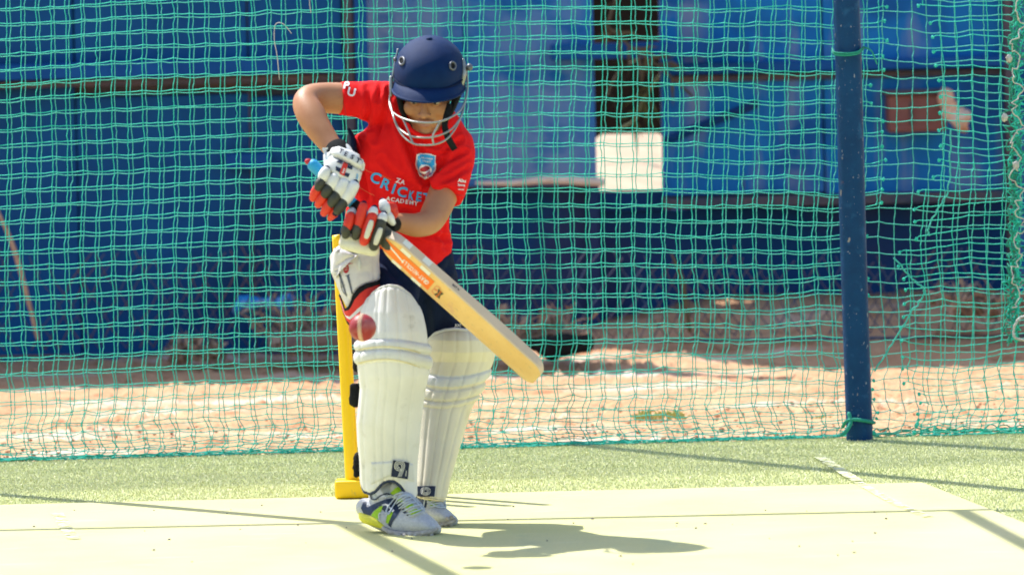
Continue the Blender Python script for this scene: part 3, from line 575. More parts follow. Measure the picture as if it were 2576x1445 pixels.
# ------------------------------------------------------------------ prints and padded pieces laid on a surface
def bvh(*objs):
    V, F = join([WV[o.name if hasattr(o, 'name') else o] for o in objs]); return BVHTree.FromPolygons(V.tolist(), F)
def refine(V2, F, L):
    bm = bmesh.new(); vs = [bm.verts.new((x, y, 0)) for x, y in V2]
    for f in F:
        try: bm.faces.new([vs[i] for i in f])
        except ValueError: pass
    bmesh.ops.triangulate(bm, faces=bm.faces[:])
    for _ in range(7):
        long_ = [e for e in bm.edges if e.calc_length() > L]
        if not long_: break
        bmesh.ops.subdivide_edges(bm, edges=long_, cuts=1); bmesh.ops.triangulate(bm, faces=bm.faces[:])
    bmesh.ops.recalc_face_normals(bm, faces=bm.faces[:])
    V = np.array([v.co[:2] for v in bm.verts]); F = [tuple(v.index for v in f.verts) for f in bm.faces]; bm.free(); return V, F
def drop(V2, tree, off, dflt=None):
    out = []; last = dflt
    offs = off if hasattr(off, '__len__') else [off] * len(V2); miss = []
    for k, ((x, y), o_) in enumerate(zip(V2, offs)):
        d = Fv * FP + Rv * (x - 1288) - Uv * (y - 722.5); d = d / np.linalg.norm(d)
        h = tree.ray_cast(Vector(CAM), Vector(d))
        if h[0] is None: miss.append(k); out.append(None); continue
        n = np.array(h[1]); n = n if n @ d < 0 else -n
        out.append(np.array(h[0]) + n * o_ * .7 - d * o_ * .5)
    good = [i for i in range(len(out)) if out[i] is not None]
    for k in miss:
        j = min(good, key=lambda i: (V2[i][0] - V2[k][0]) ** 2 + (V2[i][1] - V2[k][1]) ** 2) if good else None
        Yk = out[j][1] if j is not None else 0.; out[k] = P(V2[k][0], V2[k][1], Yk)
    return np.array(out)
def decal(name, poly, tree, m, par, off=.0012, L=7, thick=0., edge=6., label=None):
    """poly: outline in photo coordinates; thick > 0 makes a padded piece with a rounded rim"""
    V2, F = refine(poly, [tuple(range(len(poly)))], L)
    if thick:
        D = polydist(V2[:, 0], V2[:, 1], poly, True); hgt = off + thick * np.sqrt(np.clip(1 - (1 - np.clip(D / edge, 0, 1)) ** 2, 0, 1)) - (.003 if True else 0) * (D < .01)
        V = drop(V2, tree, hgt)
    else: V = drop(V2, tree, off)
    o = obj(name, V, F, m, par)
    if label: o['label'] = label
    return o
def oval(cx, cy, rx, ry, ang=0, n=24, a0=0, a1=360):
    a = math.radians(ang); out = []
    for k in range(n + (0 if a1 - a0 >= 360 else 1)):
        t = math.radians(a0 + (a1 - a0) * k / n); x, y = rx * math.cos(t), ry * math.sin(t); out.append((cx + x * math.cos(a) - y * math.sin(a), cy + x * math.sin(a) + y * math.cos(a)))
    return out
def band(pts, w, sub=4):      # ribbon outline round a polyline
    A = catmull(pts, sub) if len(pts) > 2 else np.array(pts, float); T = np.gradient(A, axis=0); T /= np.linalg.norm(T, axis=1)[:, None] + 1e-9; N = np.stack([-T[:, 1], T[:, 0]], 1)
    ww = np.interp(np.linspace(0, 1, len(A)), np.linspace(0, 1, len(w)), w)[:, None] if hasattr(w, '__len__') else w
    V = np.concatenate([A + N * ww / 2, (A - N * ww / 2)]); n = len(A); return V.tolist(), [(i, i + 1, n + i + 1, n + i) for i in range(n - 1)]
def decal_band(name, pts, w, tree, m, par, off=.0012, L=7):
    V, F = band(pts, w); V2, F2 = refine(V, F, L); return obj(name, drop(V2, tree, off), F2, m, par)
_fc = {}
def glyphs(s):
    if s in _fc: return _fc[s]
    c = bpy.data.curves.new('t', 'FONT'); c.body = s; c.size = 1; c.align_x = 'CENTER'; c.align_y = 'CENTER'; c.resolution_u = 3; c.offset = .028
    o = bpy.data.objects.new('t', c); COL.objects.link(o); dg = bpy.context.evaluated_depsgraph_get(); dg.update(); me = bpy.data.meshes.new_from_object(o.evaluated_get(dg))
    V = np.array([v.co[:2] for v in me.vertices]); F = [tuple(p.vertices) for p in me.polygons]
    bpy.data.objects.remove(o); bpy.data.curves.remove(c); bpy.data.meshes.remove(me)
    if len(V): V = V - (V.max(0) + V.min(0)) / 2; V = V / (V[:, 1].max() - V[:, 1].min())
    _fc[s] = (V, F); return V, F
def text(name, items, tree, m, par, off=.0014, L=6):
    """items: (string, cx, cy, height px, angle deg (clockwise on screen), x stretch)"""
    parts = []; Vs = []; Fs = []; k = 0
    for s, cx, cy, h, ang, sx in items:
        V, F = glyphs(s); a = math.radians(ang); x = V[:, 0] * h * sx; y = -V[:, 1] * h
        X = cx + x * math.cos(a) - y * math.sin(a); Y = cy + x * math.sin(a) + y * math.cos(a)
        Vs.append(np.stack([X, Y], 1)); Fs += [tuple(i + k for i in f) for f in F]; k += len(V)
    V2, F2 = refine(np.concatenate(Vs).tolist(), Fs, L); return obj(name, drop(V2, tree, off), F2, m, par)
# ------------------------------------------------------------------ wicket
wk = empty('wicket', P(963, 1256, 1.05), 'yellow plastic wicket standing on the mat behind the batter\'s leg', 'wicket')
Yw = 1.08; s_ = sc(Yw)
gb = G(843, 1262)
v, f = box(gb[0], gb[0] + .262, Yw - .045, Yw + .045, MZ + .001, .062, .007); obj('base', v, f, K['yellow'], wk)
for k in range(3):
    dx = k * 94; v, f = limb([(851 + dx, 597, Yw + .02, 15, .0165), (853 + dx, 603, Yw + .02, 17.5, .019), (862 + dx, 760, Yw + .015, 17.5, .019), (875 + dx, 1000, Yw + .007, 17.5, .019), (887 + dx, 1222, Yw, 17.5, .019)], 22, 3, cap='round'); obj('stump', v, f, K['yellow'], wk)
# ------------------------------------------------------------------ ball
Yb = -.53; bc = P(912, 823.5, Yb); R_ = .0358
br = empty('cricket_ball', bc, 'scuffed red cricket ball flying toward the batter\'s front knee', 'ball')
v, f = ell(bc, (R_, R_, R_), 48, 32); obj('leather', v, f, K['ball'], br)
q = rotZ(math.radians(78)) @ rotY(math.radians(7))
for k, (o_, rr) in enumerate([(-.0045, .0009), (-.002, .0009), (0, .0012), (.002, .0009), (.0045, .0009)]):
    r2 = math.sqrt(R_ ** 2 - o_ ** 2) + .0002; t = np.linspace(0, 2 * math.pi, 60, endpoint=False); W = np.stack([r2 * np.sin(t), np.full(60, o_), r2 * np.cos(t)], 1) @ q.T + bc + (rotZ(math.radians(78)) @ np.array([0, 0, 0])); v, f = tube(W.tolist(), rr, 5, 1, loop=True); obj('seam', v, f, K['thread'], br)
# ------------------------------------------------------------------ bat
PHI = math.radians(54); a0 = np.array([973., 602.]); a1 = np.array([1352., 940.]); Yh, Yt = -.10, -.13
A0 = P(*a0, Yh); A1 = P(*a1, Yt); ax = (A1 - A0) / np.linalg.norm(A1 - A0); w0 = np.cross(ax, [0, -1, 0]); w0 /= np.linalg.norm(w0)
if w0[2] < 0: w0 = -w0
toc = np.cross(ax, w0); toc = toc if toc[1] < 0 else -toc
Wd = math.cos(PHI) * w0 + math.sin(PHI) * toc; Nf = math.cos(PHI) * toc - math.sin(PHI) * w0
bt = empty('cricket_bat', A1, 'pale willow cricket bat with orange label held aslant across the body', 'bat')
Lb = np.linalg.norm(A1 - A0); bo = []
st = [(-.012, .018, .030, .014), (.01, .034, .030, .014), (.035, .0455, .026, .017), (.08, .048, .026, .021), (.25, .0485, .028, .024), (.40, .0485, .030, .027), (.50, .0485, .028, .024), (Lb - .02, .0485, .024, .018), (Lb - .004, .043, .020, .014), (Lb + .008, .030, .013, .008)]
st = catmull(st, 4); ns = 32; V = []; 
for (t, hw, eb, bk) in st:
    ring = []
    # section: flat face (N+), thick edges, back swelling to a spine (N-)
    e = .011; sec = [(-hw + .003, .002 + e), (-hw * .5, .0045 + e), (0, .0055 + e), (hw * .5, .0045 + e), (hw - .003, .002 + e), (hw, -.001 + e), (hw, -eb * .5 + e), (hw, -eb + .003 + e), (hw - .004, -eb + e), (hw * .4, -eb - bk * .5 + e), (0, -eb - bk + e), (-hw * .4, -eb - bk * .5 + e), (-hw + .004, -eb + e), (-hw, -eb + .003 + e), (-hw, -eb * .5 + e), (-hw, -.001 + e)]
    V += [A0 + ax * t + Wd * a_ + Nf * b_ for a_, b_ in sec]
n = 16; V = np.array(V); F = [(i * n + k, i * n + (k + 1) % n, (i + 1) * n + (k + 1) % n, (i + 1) * n + k) for i in range(len(st) - 1) for k in range(n)]; fm = [1 if 4 <= (i % n) <= 8 else 0 for i in range(len(F))]
F += [tuple(range(n)), tuple(range((len(st) - 1) * n, len(st) * n))]; fm += [0, 0]
blade = obj('blade', V, F, [K['bat'], K['batedge']], bt, fm=fm); bb = bvh(blade)
bm_ = blade.modifiers.new('s', 'EDGE_SPLIT'); bm_.split_angle = math.radians(40)
def bp(t, a_, b_=.0145):          # point on the blade (metres along, across) in photo coordinates
    q = A0 + ax * t + Wd * a_ + Nf * b_; x, y = toP(q[None]); return (float(x[0]), float(y[0]))
def bq(t0, t1, a0_, a1_): return [bp(t0, a0_), bp(t1, a0_), bp(t1, a1_), bp(t0, a1_)]
decal('label', [bp(-.004, -.027), bp(.172, -.029), bp(.172, .025), bp(-.004, .024)], bb, K['orange'], bt, .0010, 8)
for t0 in (.035, .105): 
    decal('tape_patch', bq(t0 + .012, t0 + .045, .0275, .0445), bb, K['paper'], bt, .0008); decal('tape_patch', bq(t0 + .012, t0 + .045, -.0440, -.0290), bb, K['paper'], bt, .0008)
    q0 = [toP((A0 + ax * t + Wd * .0485 + Nf * b_)[None]) for t, b_ in ((t0 + .004, .007), (t0 + .030, .007), (t0 + .030, -.011), (t0 + .004, -.011))]; decal('tape_patch', [(float(a[0]), float(b[0])) for a, b in q0], bb, K['paper'], bt, .0008)
decal('lettering', [bp(.018, .012), bp(.075, -.003), bp(.075, -.009), bp(.018, .004)], bb, K['white_print'], bt, .0018)
cxy = np.array(bp(.118, -.002)); dxy = np.array(bp(.16, -.002)) - np.array(bp(.08, -.002)); angb = math.degrees(math.atan2(dxy[1], dxy[0]))
lt = 'GRAY-NICOLLS'; its = []
for i, ch in enumerate(lt): c_ = bp(.158 - i * .0078, -.002); its.append((ch, c_[0], c_[1], 10.5 if ch != '-' else 2.5, angb + 180, .74))
text('lettering', its, bb, K['white_print'], bt, .0020, 5)
b1 = bp(.205, -.006); decal('emblem', [bp(.192, -.024), bp(.197, -.006), bp(.192, .012), bp(.212, .010), bp(.208, -.006), bp(.212, -.022)], bb, K['green_print'], bt, .0010)
for dy in (-.014, .004): c_ = bp(.190, dy + .004); V_, F_ = band(oval(c_[0], c_[1], 8, 6, 30, 14), 1.6, 1); obj('emblem', drop(refine(V_, F_, 5)[0], bb, .0008), refine(V_, F_, 5)[1], mat('faint_red_print', (.72, .22, .10), rough=.6), bt)
text('lettering', [('PLAYS', bp(.202, -.006)[0], bp(.202, -.006)[1], 6, angb - 90, .9)], bb, K['orange'], bt, .0018, 5)
e0 = [toP((A0 + ax * t + Wd * .0497 + Nf * -.001)[None]) for t in (.185, .225, .25)]
text('lettering', [('BAT N', float(e0[1][0][0]), float(e0[1][1][0]), 5, angb, 1.15)], bb, K['navy_print'], bt, .0012, 5)
hp = [(975, 604), (940, 565), (884, 506), (836, 460), (793, 420)]
v, f = ptube([(980, 606, -.10), (966, 590, -.10), (948, 572, -.095), (930, 556, -.09)], [.026, .024, .0185, .017], 20, 4); obj('shoulder_binding', v, f, K['gblack'], bt)
v, f = ptube([(940, 566, -.094), (884, 508, -.088), (836, 461, -.082), (800, 427, -.077), (788, 415.5, -.076)], [.0150, .0152, .0155, .0162, .0168], 22, 4); obj('grip', v, f, K['cyan'], bt)
v, f = ptube([(908, 532, -.091), (893, 517, -.089)], [.0172, .0172], 20, 2); obj('grip_ring', v, f, K['black'], bt)
v, f = remesh([ptube([(790, 418, -.076), (781, 410, -.076), (774, 406, -.078)], [.009, .010, .0085], 10, 3), ptube([(778, 404, -.08), (784, 414, -.08), (783, 425, -.08)], [.005, .006, .003], 8, 3)], .0022, 2); obj('torn_grip_end', v, f, K['dred'], bt)
# ------------------------------------------------------------------ the batter
pe = empty('person', P(1030, 1330, .1), 'young batter in red jersey, navy helmet and white leg pads, bent over the bat', 'person')
# head in its own frame, then tilted down and placed
HP = rotZ(math.radians(-7)) @ rotX(math.radians(20)) @ rotY(math.radians(3))
HC = P(1077, 228, .135)
def hd(p): return HC + HP @ np.array(p, float)
def hell(c, r, n=20, m=12): v, f = ell((0, 0, 0), r, n, m); return (v + np.array(c)) @ HP.T + HC, f
def htube(pts, r, n=10, sub=4): return tube([hd(p) for p in pts], r, n, sub)
head = [hell((0, .02, .03), (.070, .090, .078), 32, 20), hell((0, -.022, -.03), (.0625, .058, .064), 32, 20), hell((0, -.048, -.070), (.036, .036, .036)), hell((0, -.070, -.092), (.020, .016, .015)),
        htube([(-.05, .0, -.06), (-.035, -.035, -.085), (0, -.068, -.098), (.035, -.035, -.085), (.05, .0, -.06)], [.014, .013, .014, .013, .014]),
        htube([(0, -.079, .012), (0, -.088, -.004), (0, -.099, -.022), (0, -.105, -.031)], [.007, .0075, .009, .0105], 12), hell((-.0125, -.094, -.034), (.0075, .009, .0065)), hell((.0125, -.094, -.034), (.0075, .009, .0065)),
        htube([(-.048, -.062, .014), (-.028, -.076, .019), (0, -.078, .014), (.028, -.076, .019), (.048, -.062, .014)], [.009, .010, .009, .010, .009]),
        hell((-.037, -.056, -.030), (.025, .020, .024)), hell((.037, -.056, -.030), (.025, .020, .024)),
        htube([(-.022, -.078, -.061), (-.009, -.0865, -.057), (0, -.0865, -.058), (.009, -.0865, -.057), (.022, -.078, -.061)], [.004, .0062, .006, .0062, .004]),
        htube([(-.020, -.076, -.066), (0, -.084, -.068), (.020, -.076, -.066)], [.004, .0070, .004]),
        hell((-.073, .01, -.012), (.009, .018, .030)), hell((.073, .01, -.012), (.009, .018, .030))]
neck = limb([(1078, 262, .17, 52), (1066, 310, .22, 50), (1050, 345, .24, 58)], 18)
arms = [limb([(990, 262, .22, 40), (920, 256, .20, 40), (860, 248, .18, 40, .042), (805, 246, .15, 38, .040), (778, 248, .12, 34, .038), (770, 262, .09, 34, .037), (783, 290, .06, 37, .038), (803, 325, .03, 33, .034), (828, 360, .0, 28, .027), (850, 392, -.03, 24, .022), (856, 430, -.05, 30, .02)], 24),
        limb([(1060, 360, .22, 46), (1135, 372, .20, 44), (1134, 430, .17, 42, .044), (1112, 495, .12, 38, .041), (1094, 535, .08, 36, .039), (1078, 558, .05, 33, .038), (1046, 566, .02, 30, .034), (1010, 560, -.01, 25, .028), (978, 556, -.04, 20, .022), (940, 565, -.05, 28, .02)], 24)]
torso = [limb([(1045, 330, .24, 80, .07), (1030, 420, .24, 95, .08), (1010, 520, .26, 92, .08), (1015, 640, .30, 95, .085), (1020, 700, .31, 95, .085)], 24)]
legs = [limb([(985, 690, .26, 55, .06), (985, 860, .04, 42, .045), (978, 1050, .07, 36, .042), (972, 1230, .14, 26, .032)], 18), limb([(1060, 690, .32, 60, .06), (1140, 880, .40, 30, .032), (1110, 1080, .34, 30, .034), (1085, 1260, .28, 26, .03)], 18)]
V, F = remesh(head + [neck] + arms + torso + legs, .0034, 3)
# eye sockets and mouth line pressed in
Vl = (V - HC) @ HP
def dent(V, c, r, amp):
    L = (V - HC) @ HP; d = np.linalg.norm((L - np.array(c)) / np.array(r), axis=1); return V + (HP @ np.array([0, 1, 0]))[None] * (amp * np.exp(-d ** 2))[:, None]
for sx in (-1, 1): V = dent(V, (sx * .029, -.074, -.002), (.015, .03, .009), .012); V = dent(V, (sx * .010, -.098, -.040), (.004, .02, .003), .004)
V = dent(V, (0, -.084, -.0625), (.022, .02, .0022), .0045)
L = (V - HC) @ HP; ctr = np.array([L[list(f)].mean(0) for f in F]); fm = np.where((np.abs(ctr[:, 0]) < .023 - np.abs(ctr[:, 2] + .0625) * 1.2) & (np.abs(ctr[:, 2] + .0625) < .0095) & (ctr[:, 1] < -.072), 1, 0)
body = obj('body', V, F, [K['skin'], K['lip']], pe, fm=fm)
for sx in (-1, 1):
    v, f = hell((sx * .029, -.066, -.003), (.0125, .012, .0110), 18, 12); e = obj('eye', v, f, K['eye'], body)
    v, f = hell((sx * .029 - .001, -.0735, -.004), (.0062, .0050, .0062), 14, 10); obj('iris', v, f, K['iris'], body)
    v, f = htube([(sx * .045, -.064, -.002), (sx * .038, -.0745, .0045), (sx * .029, -.0785, .006), (sx * .020, -.0765, .003), (sx * .014, -.071, -.003)], [.002, .0036, .0040, .0034, .002], 8); obj('eyelid', v, f, K['skin'], body)
    v, f = htube([(sx * .044, -.065, -.006), (sx * .034, -.0745, -.012), (sx * .024, -.0755, -.012), (sx * .015, -.071, -.005)], [.0015, .0026, .0026, .0015], 8); obj('eyelid', v, f, K['skin'], body)
    v, f = htube([(sx * .046, -.070, .010), (sx * .036, -.083, .0165), (sx * .024, -.0875, .0165), (sx * .012, -.087, .012)], [.0012, .003, .0032, .002], 8); obj('eyebrow', v, f, K['hair'], body)
v, f = remesh([hell((0, .055, -.02), (.060, .05, .07)), hell((-.066, .03, .0), (.012, .035, .045)), hell((.066, .03, .0), (.012, .035, .045))], .005, 3); obj('hair', lumps(v, f, .004, 60), f, K['hair'], pe)
# ---- shirt
sh = [limb([(905, 252, .19, 46, .055), (960, 262, .20, 58, .07), (1040, 285, .22, 66, .085), (1105, 330, .21, 62, .08), (1144, 362, .20, 50, .062)], 26),
      limb([(1035, 300, .23, 95, .08), (1036, 350, .22, 140, .10), (1028, 400, .22, 140, .112), (1016, 460, .235, 130, .112), (1003, 520, .25, 130, .108), (1000, 580, .27, 132, .112), (1008, 622, .285, 130, .115), (1012, 640, .29, 129, .115)], 40),
      limb([(960, 262, .20, 52, .06), (905, 252, .19, 46, .052), (853, 248, .175, 43.5, .050)], 26, cap='flat'),
      limb([(1105, 335, .20, 56, .06), (1140, 372, .195, 55, .060), (1138, 425, .17, 52, .058), (1117, 491, .12, 50, .055)], 26, cap='flat'),
      limb([(1078, 305, .20, 54), (1068, 335, .19, 56)], 20)]
V, F = remesh(sh, .0055, 6)
fold = [([(1008, 300), (1020, 350), (1038, 400), (1056, 440), (1080, 468), (1098, 484)], 0.0202, 7), ([(868, 318), (892, 380), (912, 440), (926, 505)], 0.0109, 6), ([(1122, 392), (1090, 440), (1070, 476)], 0.0155, 6), ([(1040, 330), (1062, 390), (1084, 440)], 0.0093, 6),
        ([(985, 228), (968, 290), (945, 350)], 0.0093, 7), ([(925, 222), (930, 280), (915, 340)], 0.0078, 6), ([(960, 212), (952, 250)], 0.0078, 5), ([(975, 212), (972, 240)], 0.0078, 5), ([(865, 300), (900, 320), (935, 325)], 0.0093, 6), ([(1020, 560), (1070, 590), (1125, 600)], 0.0093, 6), ([(1095, 520), (1115, 560), (1120, 620)], 0.0078, 6),
        ([(1160, 350), (1120, 380), (1090, 400)], 0.0078, 5), ([(1170, 380), (1130, 405), (1100, 430)], 0.0078, 5), ([(1180, 420), (1140, 445), (1105, 460)], 0.0062, 5), ([(1060, 350), (1078, 365), (1100, 368)], 0.0093, 5), ([(960, 400), (985, 430), (1030, 460)], 0.0062, 7), ([(1000, 520), (1040, 535), (1060, 525)], 0.0078, 6)]
V = grooves(V, F, fold); V = lumps(V, F, .0045, 11, 2, (1, 1, .45)); V = lumps(V, F, .0016, 34, 6, (1, 1, .6))
x, y = toP(V); hem = (y > 640 + (x - 1000) * .10) 
shirt = obj('jersey', V, F, K['red'], pe); sb = bvh(shirt)
v, f = remesh([limb([(877, 324, .18, 4, .03), (885, 345, .18, 8, .04), (888, 380, .18, 11, .05), (887, 430, .19, 9, .05), (884, 480, .2, 6, .04)], 16)], .004, 3); obj('side_panel', v, f, K['navy'], shirt)
for pts in ([(848, 212), (858, 240), (866, 268), (871, 290)],): decal_band('hem_stitch', pts, 1.4, sb, K['dred'], shirt, .001)
decal_band('hem_stitch', [(1073, 470), (1100, 478), (1135, 487), (1168, 492)], 1.4, sb, K['dred'], shirt, .001)
text('lettering', [('C', 945.5, 447, 28, 20, 1.05), ('R', 972, 463, 27, 22, 1.05), ('I', 991, 474, 27, 20, 1.), ('C', 1012, 482, 26, 14, 1.05), ('K', 1035, 491, 24, 10, .6), ('E', 1054, 494, 24, 8, .9), ('T', 1073, 497, 24, 5, .9)], sb, K['sky_print'], shirt, .0022, 5)
text('lettering', [(c, 977 + i * 11.6, 499 + i * 2.3 - .05 * i * i, 10.5, 13 - i, 1.05) for i, c in enumerate('ACADEMY')], sb, K['white_print'], shirt, .0022, 5); text('lettering', [('Z', 1002, 454, 11, 16, 1.1), ('A', 1013, 458, 11, 14, 1.)], sb, K['white_print'], shirt, .0022, 5)
text('letter', [('P', 872, 215, 19, 14, 1.0)], sb, K['white_print'], shirt, .0022, 5); text('letter', [('U', 884, 232, 21, 14, 1.1)], sb, K['white_print'], shirt, .0022, 5)
text('lettering', [('Abu', 1161, 454, 9, 6, 1.), ('Sports', 1160, 466, 8, 6, .85), ('council', 1159, 476, 4, 6, .9)], sb, K['white_print'], shirt, .0020, 5)
shield = [(1050, 388), (1060, 385.5), (1072, 385.5), (1096, 390.5), (1095.5, 426), (1086, 441), (1070, 449.5), (1055, 441), (1046, 414)]
def shrink(p, k): c = np.mean(p, 0); return [tuple(c + (np.array(q) - c) * k) for q in p]
q1 = bvh(decal('badge', shield, sb, K['white_print'], shirt, .0030, 5)); bg_ = decal('badge_field', shrink(shield, .90), q1, K['sky_print'], shirt, .0010, 5); q1 = bvh(bg_)
decal('badge_ball', oval(1070.5, 427, 16.5, 13, 8), q1, K['white_print'], shirt, .0010, 5); decal('badge_ball', oval(1070, 424.5, 12.5, 6.5, -14), q1, K['dred'], shirt, .0020, 4)
for k in range(3): decal_band('badge_ball', [(1060 + k * 2, 436 + k * 2.6), (1070, 437.5 + k * 2.4), (1081 + k * .5, 430 + k * 3)], 1.6, q1, K['dred'], shirt, .0020)
text('lettering', [('ABU DHABI', 1073, 398, 4.6, 8, .95), ('CRICKET', 1073, 406, 4.2, 8, 1.0)], q1, K['white_print'], shirt, .0012, 4)
for pts in ([(908, 415), (925, 430), (945, 436), (972, 446), (984, 452)], [(897, 466), (915, 478), (942, 492)]): v_, f_ = band(pts, 1.0, 4); v2, f2 = refine(v_, f_, 6); obj('stripe', drop(v2, sb, .0015), f2, mat('faded_orange_print', (.80, .22, .08), rough=.6), shirt)
# collar
v, f = tube([P(1022, 302, .10), P(1034, 326, .09), P(1066, 342, .085), P(1100, 336, .09), P(1116, 316, .11)], [.006] * 5, 8, 5); obj('collar', v, f, K['red'], shirt)
# ---- trousers
tr = [limb([(1018, 600, .30, 112, .095), (1020, 650, .30, 120, .105), (1030, 700, .30, 118, .105)], 30), limb([(985, 670, .24, 76, .09), (985, 740, .14, 70, .085), (985, 820, .05, 62, .07), (985, 900, .04, 52, .06), (975, 1100, .09, 46, .055), (972, 1215, .14, 38, .045)], 26),
      limb([(1060, 670, .31, 82, .095), (1076, 730, .32, 78, .09), (1096, 790, .35, 66, .07), (1136, 850, .40, 54, .045), (1150, 900, .40, 48, .04), (1110, 1080, .33, 46, .055), (1085, 1225, .29, 38, .045)], 26)]
V, F = remesh(tr, .0065, 5); V = grooves(V, F, [([(960, 650), (1000, 700), (1050, 740)], .007, 8), ([(1060, 700), (1070, 760), (1080, 840)], .008, 8), ([(1120, 700), (1130, 760), (1150, 800)], .006, 7), ([(1140, 660), (1100, 700), (1060, 690)], .006, 8)]); V = lumps(V, F, .005, 10, 4)
tro = obj('trousers', V, F, K['navy'], pe)
text('lettering', [('JOC', 1151, 818, 8, 4, 1.1)], bvh(tro), K['white_print'], tro, .002, 5)
# ---- pads
def pad_grid(rows, top, bot, tmax=1.9, nc=100, nr=190, seams=(), bands=(), ribs=0., lean=None, puff=None):
    """rows: (y, xl, xr, Y, rd); top/bot: [(u, y)]; seams: list of u; bands: list of (centre curve fn(u)->y, half height px, bulge m)"""
    R = np.array(rows, float); th = np.linspace(-tmax, tmax, nc); V = []
    for t in np.linspace(0, 1, nr):
        for a in th:
            u = math.sin(a); yt = np.interp(u, *zip(*top)); yb_ = np.interp(u, *zip(*bot)); y = yt + (yb_ - yt) * t
            xl, xr, Yc, rd = (np.interp(y, R[:, 0], R[:, k]) for k in (1, 2, 3, 4)); cx = (xl + xr) / 2; rw = (xr - xl) / 2; g = 0.
            for s_ in seams:
                dpx = (u - s_) * rw; g -= .0024 * math.exp(-(dpx / 2.4) ** 2) * (1 if abs(a) < 1.6 else 0)
            if ribs: 
                ss = sorted([-1] + list(seams) + [1]); j = max(0, min(len(ss) - 2, int(np.searchsorted(ss, u)) - 1)); q = (u - ss[j]) / max(1e-6, ss[j + 1] - ss[j]); g += ribs * (1 - (2 * q - 1) ** 2)
            for fn, hh, bu in bands:
                d = (y - fn(u)) / hh
                if abs(d) < 1: g += bu * math.sqrt(1 - d * d); 
                g -= .0018 * math.exp(-((abs(d) - 1) * hh / 2.2) ** 2)
            if puff: g -= puff * (math.exp(-((y - yt) / 5.) ** 2) + math.exp(-((yb_ - y) / 5.) ** 2))
            s = sc(Yc); rr = rw + g * s
            c = P(cx, y, Yc); p = P(cx + rr * math.sin(a), y, Yc) ; dep = (rd + g) * math.cos(a); V.append(p + np.array([0, -dep, 0]))
    F = [(j * nc + i, (j + 1) * nc + i, (j + 1) * nc + i + 1, j * nc + i + 1) for j in range(nr - 1) for i in range(nc - 1)]
    return np.array(V), F, nc, nr
def solid(o, t=.012):
    m = o.modifiers.new('thick', 'SOLIDIFY'); m.thickness = t; m.offset = -1
rf = [(712, 930, 1040, .05, .07), (740, 916, 1052, .045, .08), (780, 905, 1064, .03, .088), (830, 900, 1073, .015, .092), (870, 897, 1078, .01, .094), (905, 897, 1081, .01, .095), (940, 901, 1080, .015, .092), (975, 905, 1072, .025, .088), (1010, 902, 1066, .035, .085), (1060, 897, 1060, .05, .083), (1110, 899, 1056, .065, .08), (1160, 904, 1051, .08, .077), (1205, 905, 1049, .09, .075), (1255, 909, 1051, .09, .075)]
tf = [(-1, 800), (-.97, 775), (-.90, 751), (-.74, 733), (-.48, 720), (-.2, 715), (0, 714), (.3, 716), (.55, 723), (.78, 739), (.92, 762), (.98, 785), (1, 808)]
bf = [(-1, 1222), (-.9, 1234), (-.7, 1237), (-.5, 1230), (-.2, 1208), (.05, 1202), (.25, 1204), (.45, 1216), (.7, 1240), (.9, 1256), (1, 1250)]
k1 = lambda u: 859 + 14 * u * u + 4 * u; k2 = lambda u: 887 + 18 * u * u + 6 * u; k3 = lambda u: 833 + 12 * u * u + 3 * u
V, F, nc, nr = pad_grid(rf, tf, bf, seams=(-.82, -.42, -.16, .22, .60), ribs=.0012, bands=((k1, 12, .008), (k2, 16, .009)), puff=.006)
x, y = toP(V); FM = []
for f in F:
    q = f[0]; cx = (np.interp(y[q], [r[0] for r in rf], [r[1] for r in rf]) + np.interp(y[q], [r[0] for r in rf], [r[2] for r in rf])) / 2; u = (x[q] - cx) / 84; FM.append(1 if (abs(y[q] - k1(u)) < 12 or abs(y[q] - k2(u)) < 16) else 0)
fp = obj('leg_pad', V, F, [K['pad'], K['padroll']], pe, fm=FM); fp['label'] = 'front leg pad, white, with a nine badge'; solid(fp, .014); fpb = bvh(fp)
def edge_pipe(V, nc, nr, row, r, m, par, nm='piping'):
    W = V[row * nc:(row + 1) * nc][::3]; v, f = tube(W.tolist(), r, 8, 2); return obj(nm, v, f, K[m], par)
edge_pipe(V, nc, nr, nr - 1, .0045, 'shoe_n', fp); edge_pipe(V, nc, nr, 0, .0035, 'padroll', fp)
for kk in (871, 903): 
    pts = [(980 + u * 84, (kk if kk < 880 else kk) + (14 if kk < 880 else 18) * u * u + (4 if kk < 880 else 6) * u) for u in np.linspace(-.93, .93, 15)]; decal_band('piping', pts, 2.2, fpb, K['pipe_c'], fp, .0015)
decal('instep_panel', [(932, 1161), (985, 1158), (1040, 1164), (1045, 1215), (1015, 1206), (980, 1198), (950, 1212), (930, 1222)], fpb, K['padroll'], fp, .001, 7, .003, 4)
def badge(pts, tree, par, cx, cy, r, tail=True, sw=1.7):
    decal('badge', shrink(pts, 1.06), tree, K['padroll'], par, .0040, 6); qb = bvh(decal('badge', pts, tree, K['navy_print'], par, .0055, 6))
    for k, rr in enumerate((r, r * .70, r * .40)):
        if tail: a = [(cx + rr * math.cos(t), cy + rr * math.sin(t)) for t in np.linspace(math.radians(60 + k * 8), math.radians(368), 20)] + [(cx + rr * .86, cy + r * .62), (cx - 7 + (2 - k) * 3.6 + 3, cy + r * 2.2)]
        else: a = [(cx + rr * math.cos(t), cy + rr * .8 * math.sin(t)) for t in np.linspace(math.radians(0), math.radians(350), 22)]
        decal_band('emblem', a, sw, qb, K['padroll'], par, .0012, 4)
badge([(988, 1155), (1028, 1161), (1024, 1203), (983, 1196)], fpb, fp, 1005, 1170, 12.5)
text('lettering', [('nines', 1020, 1188, 4.4, -83, 1.1)], fpb, K['padroll'], fp, .0072, 4)
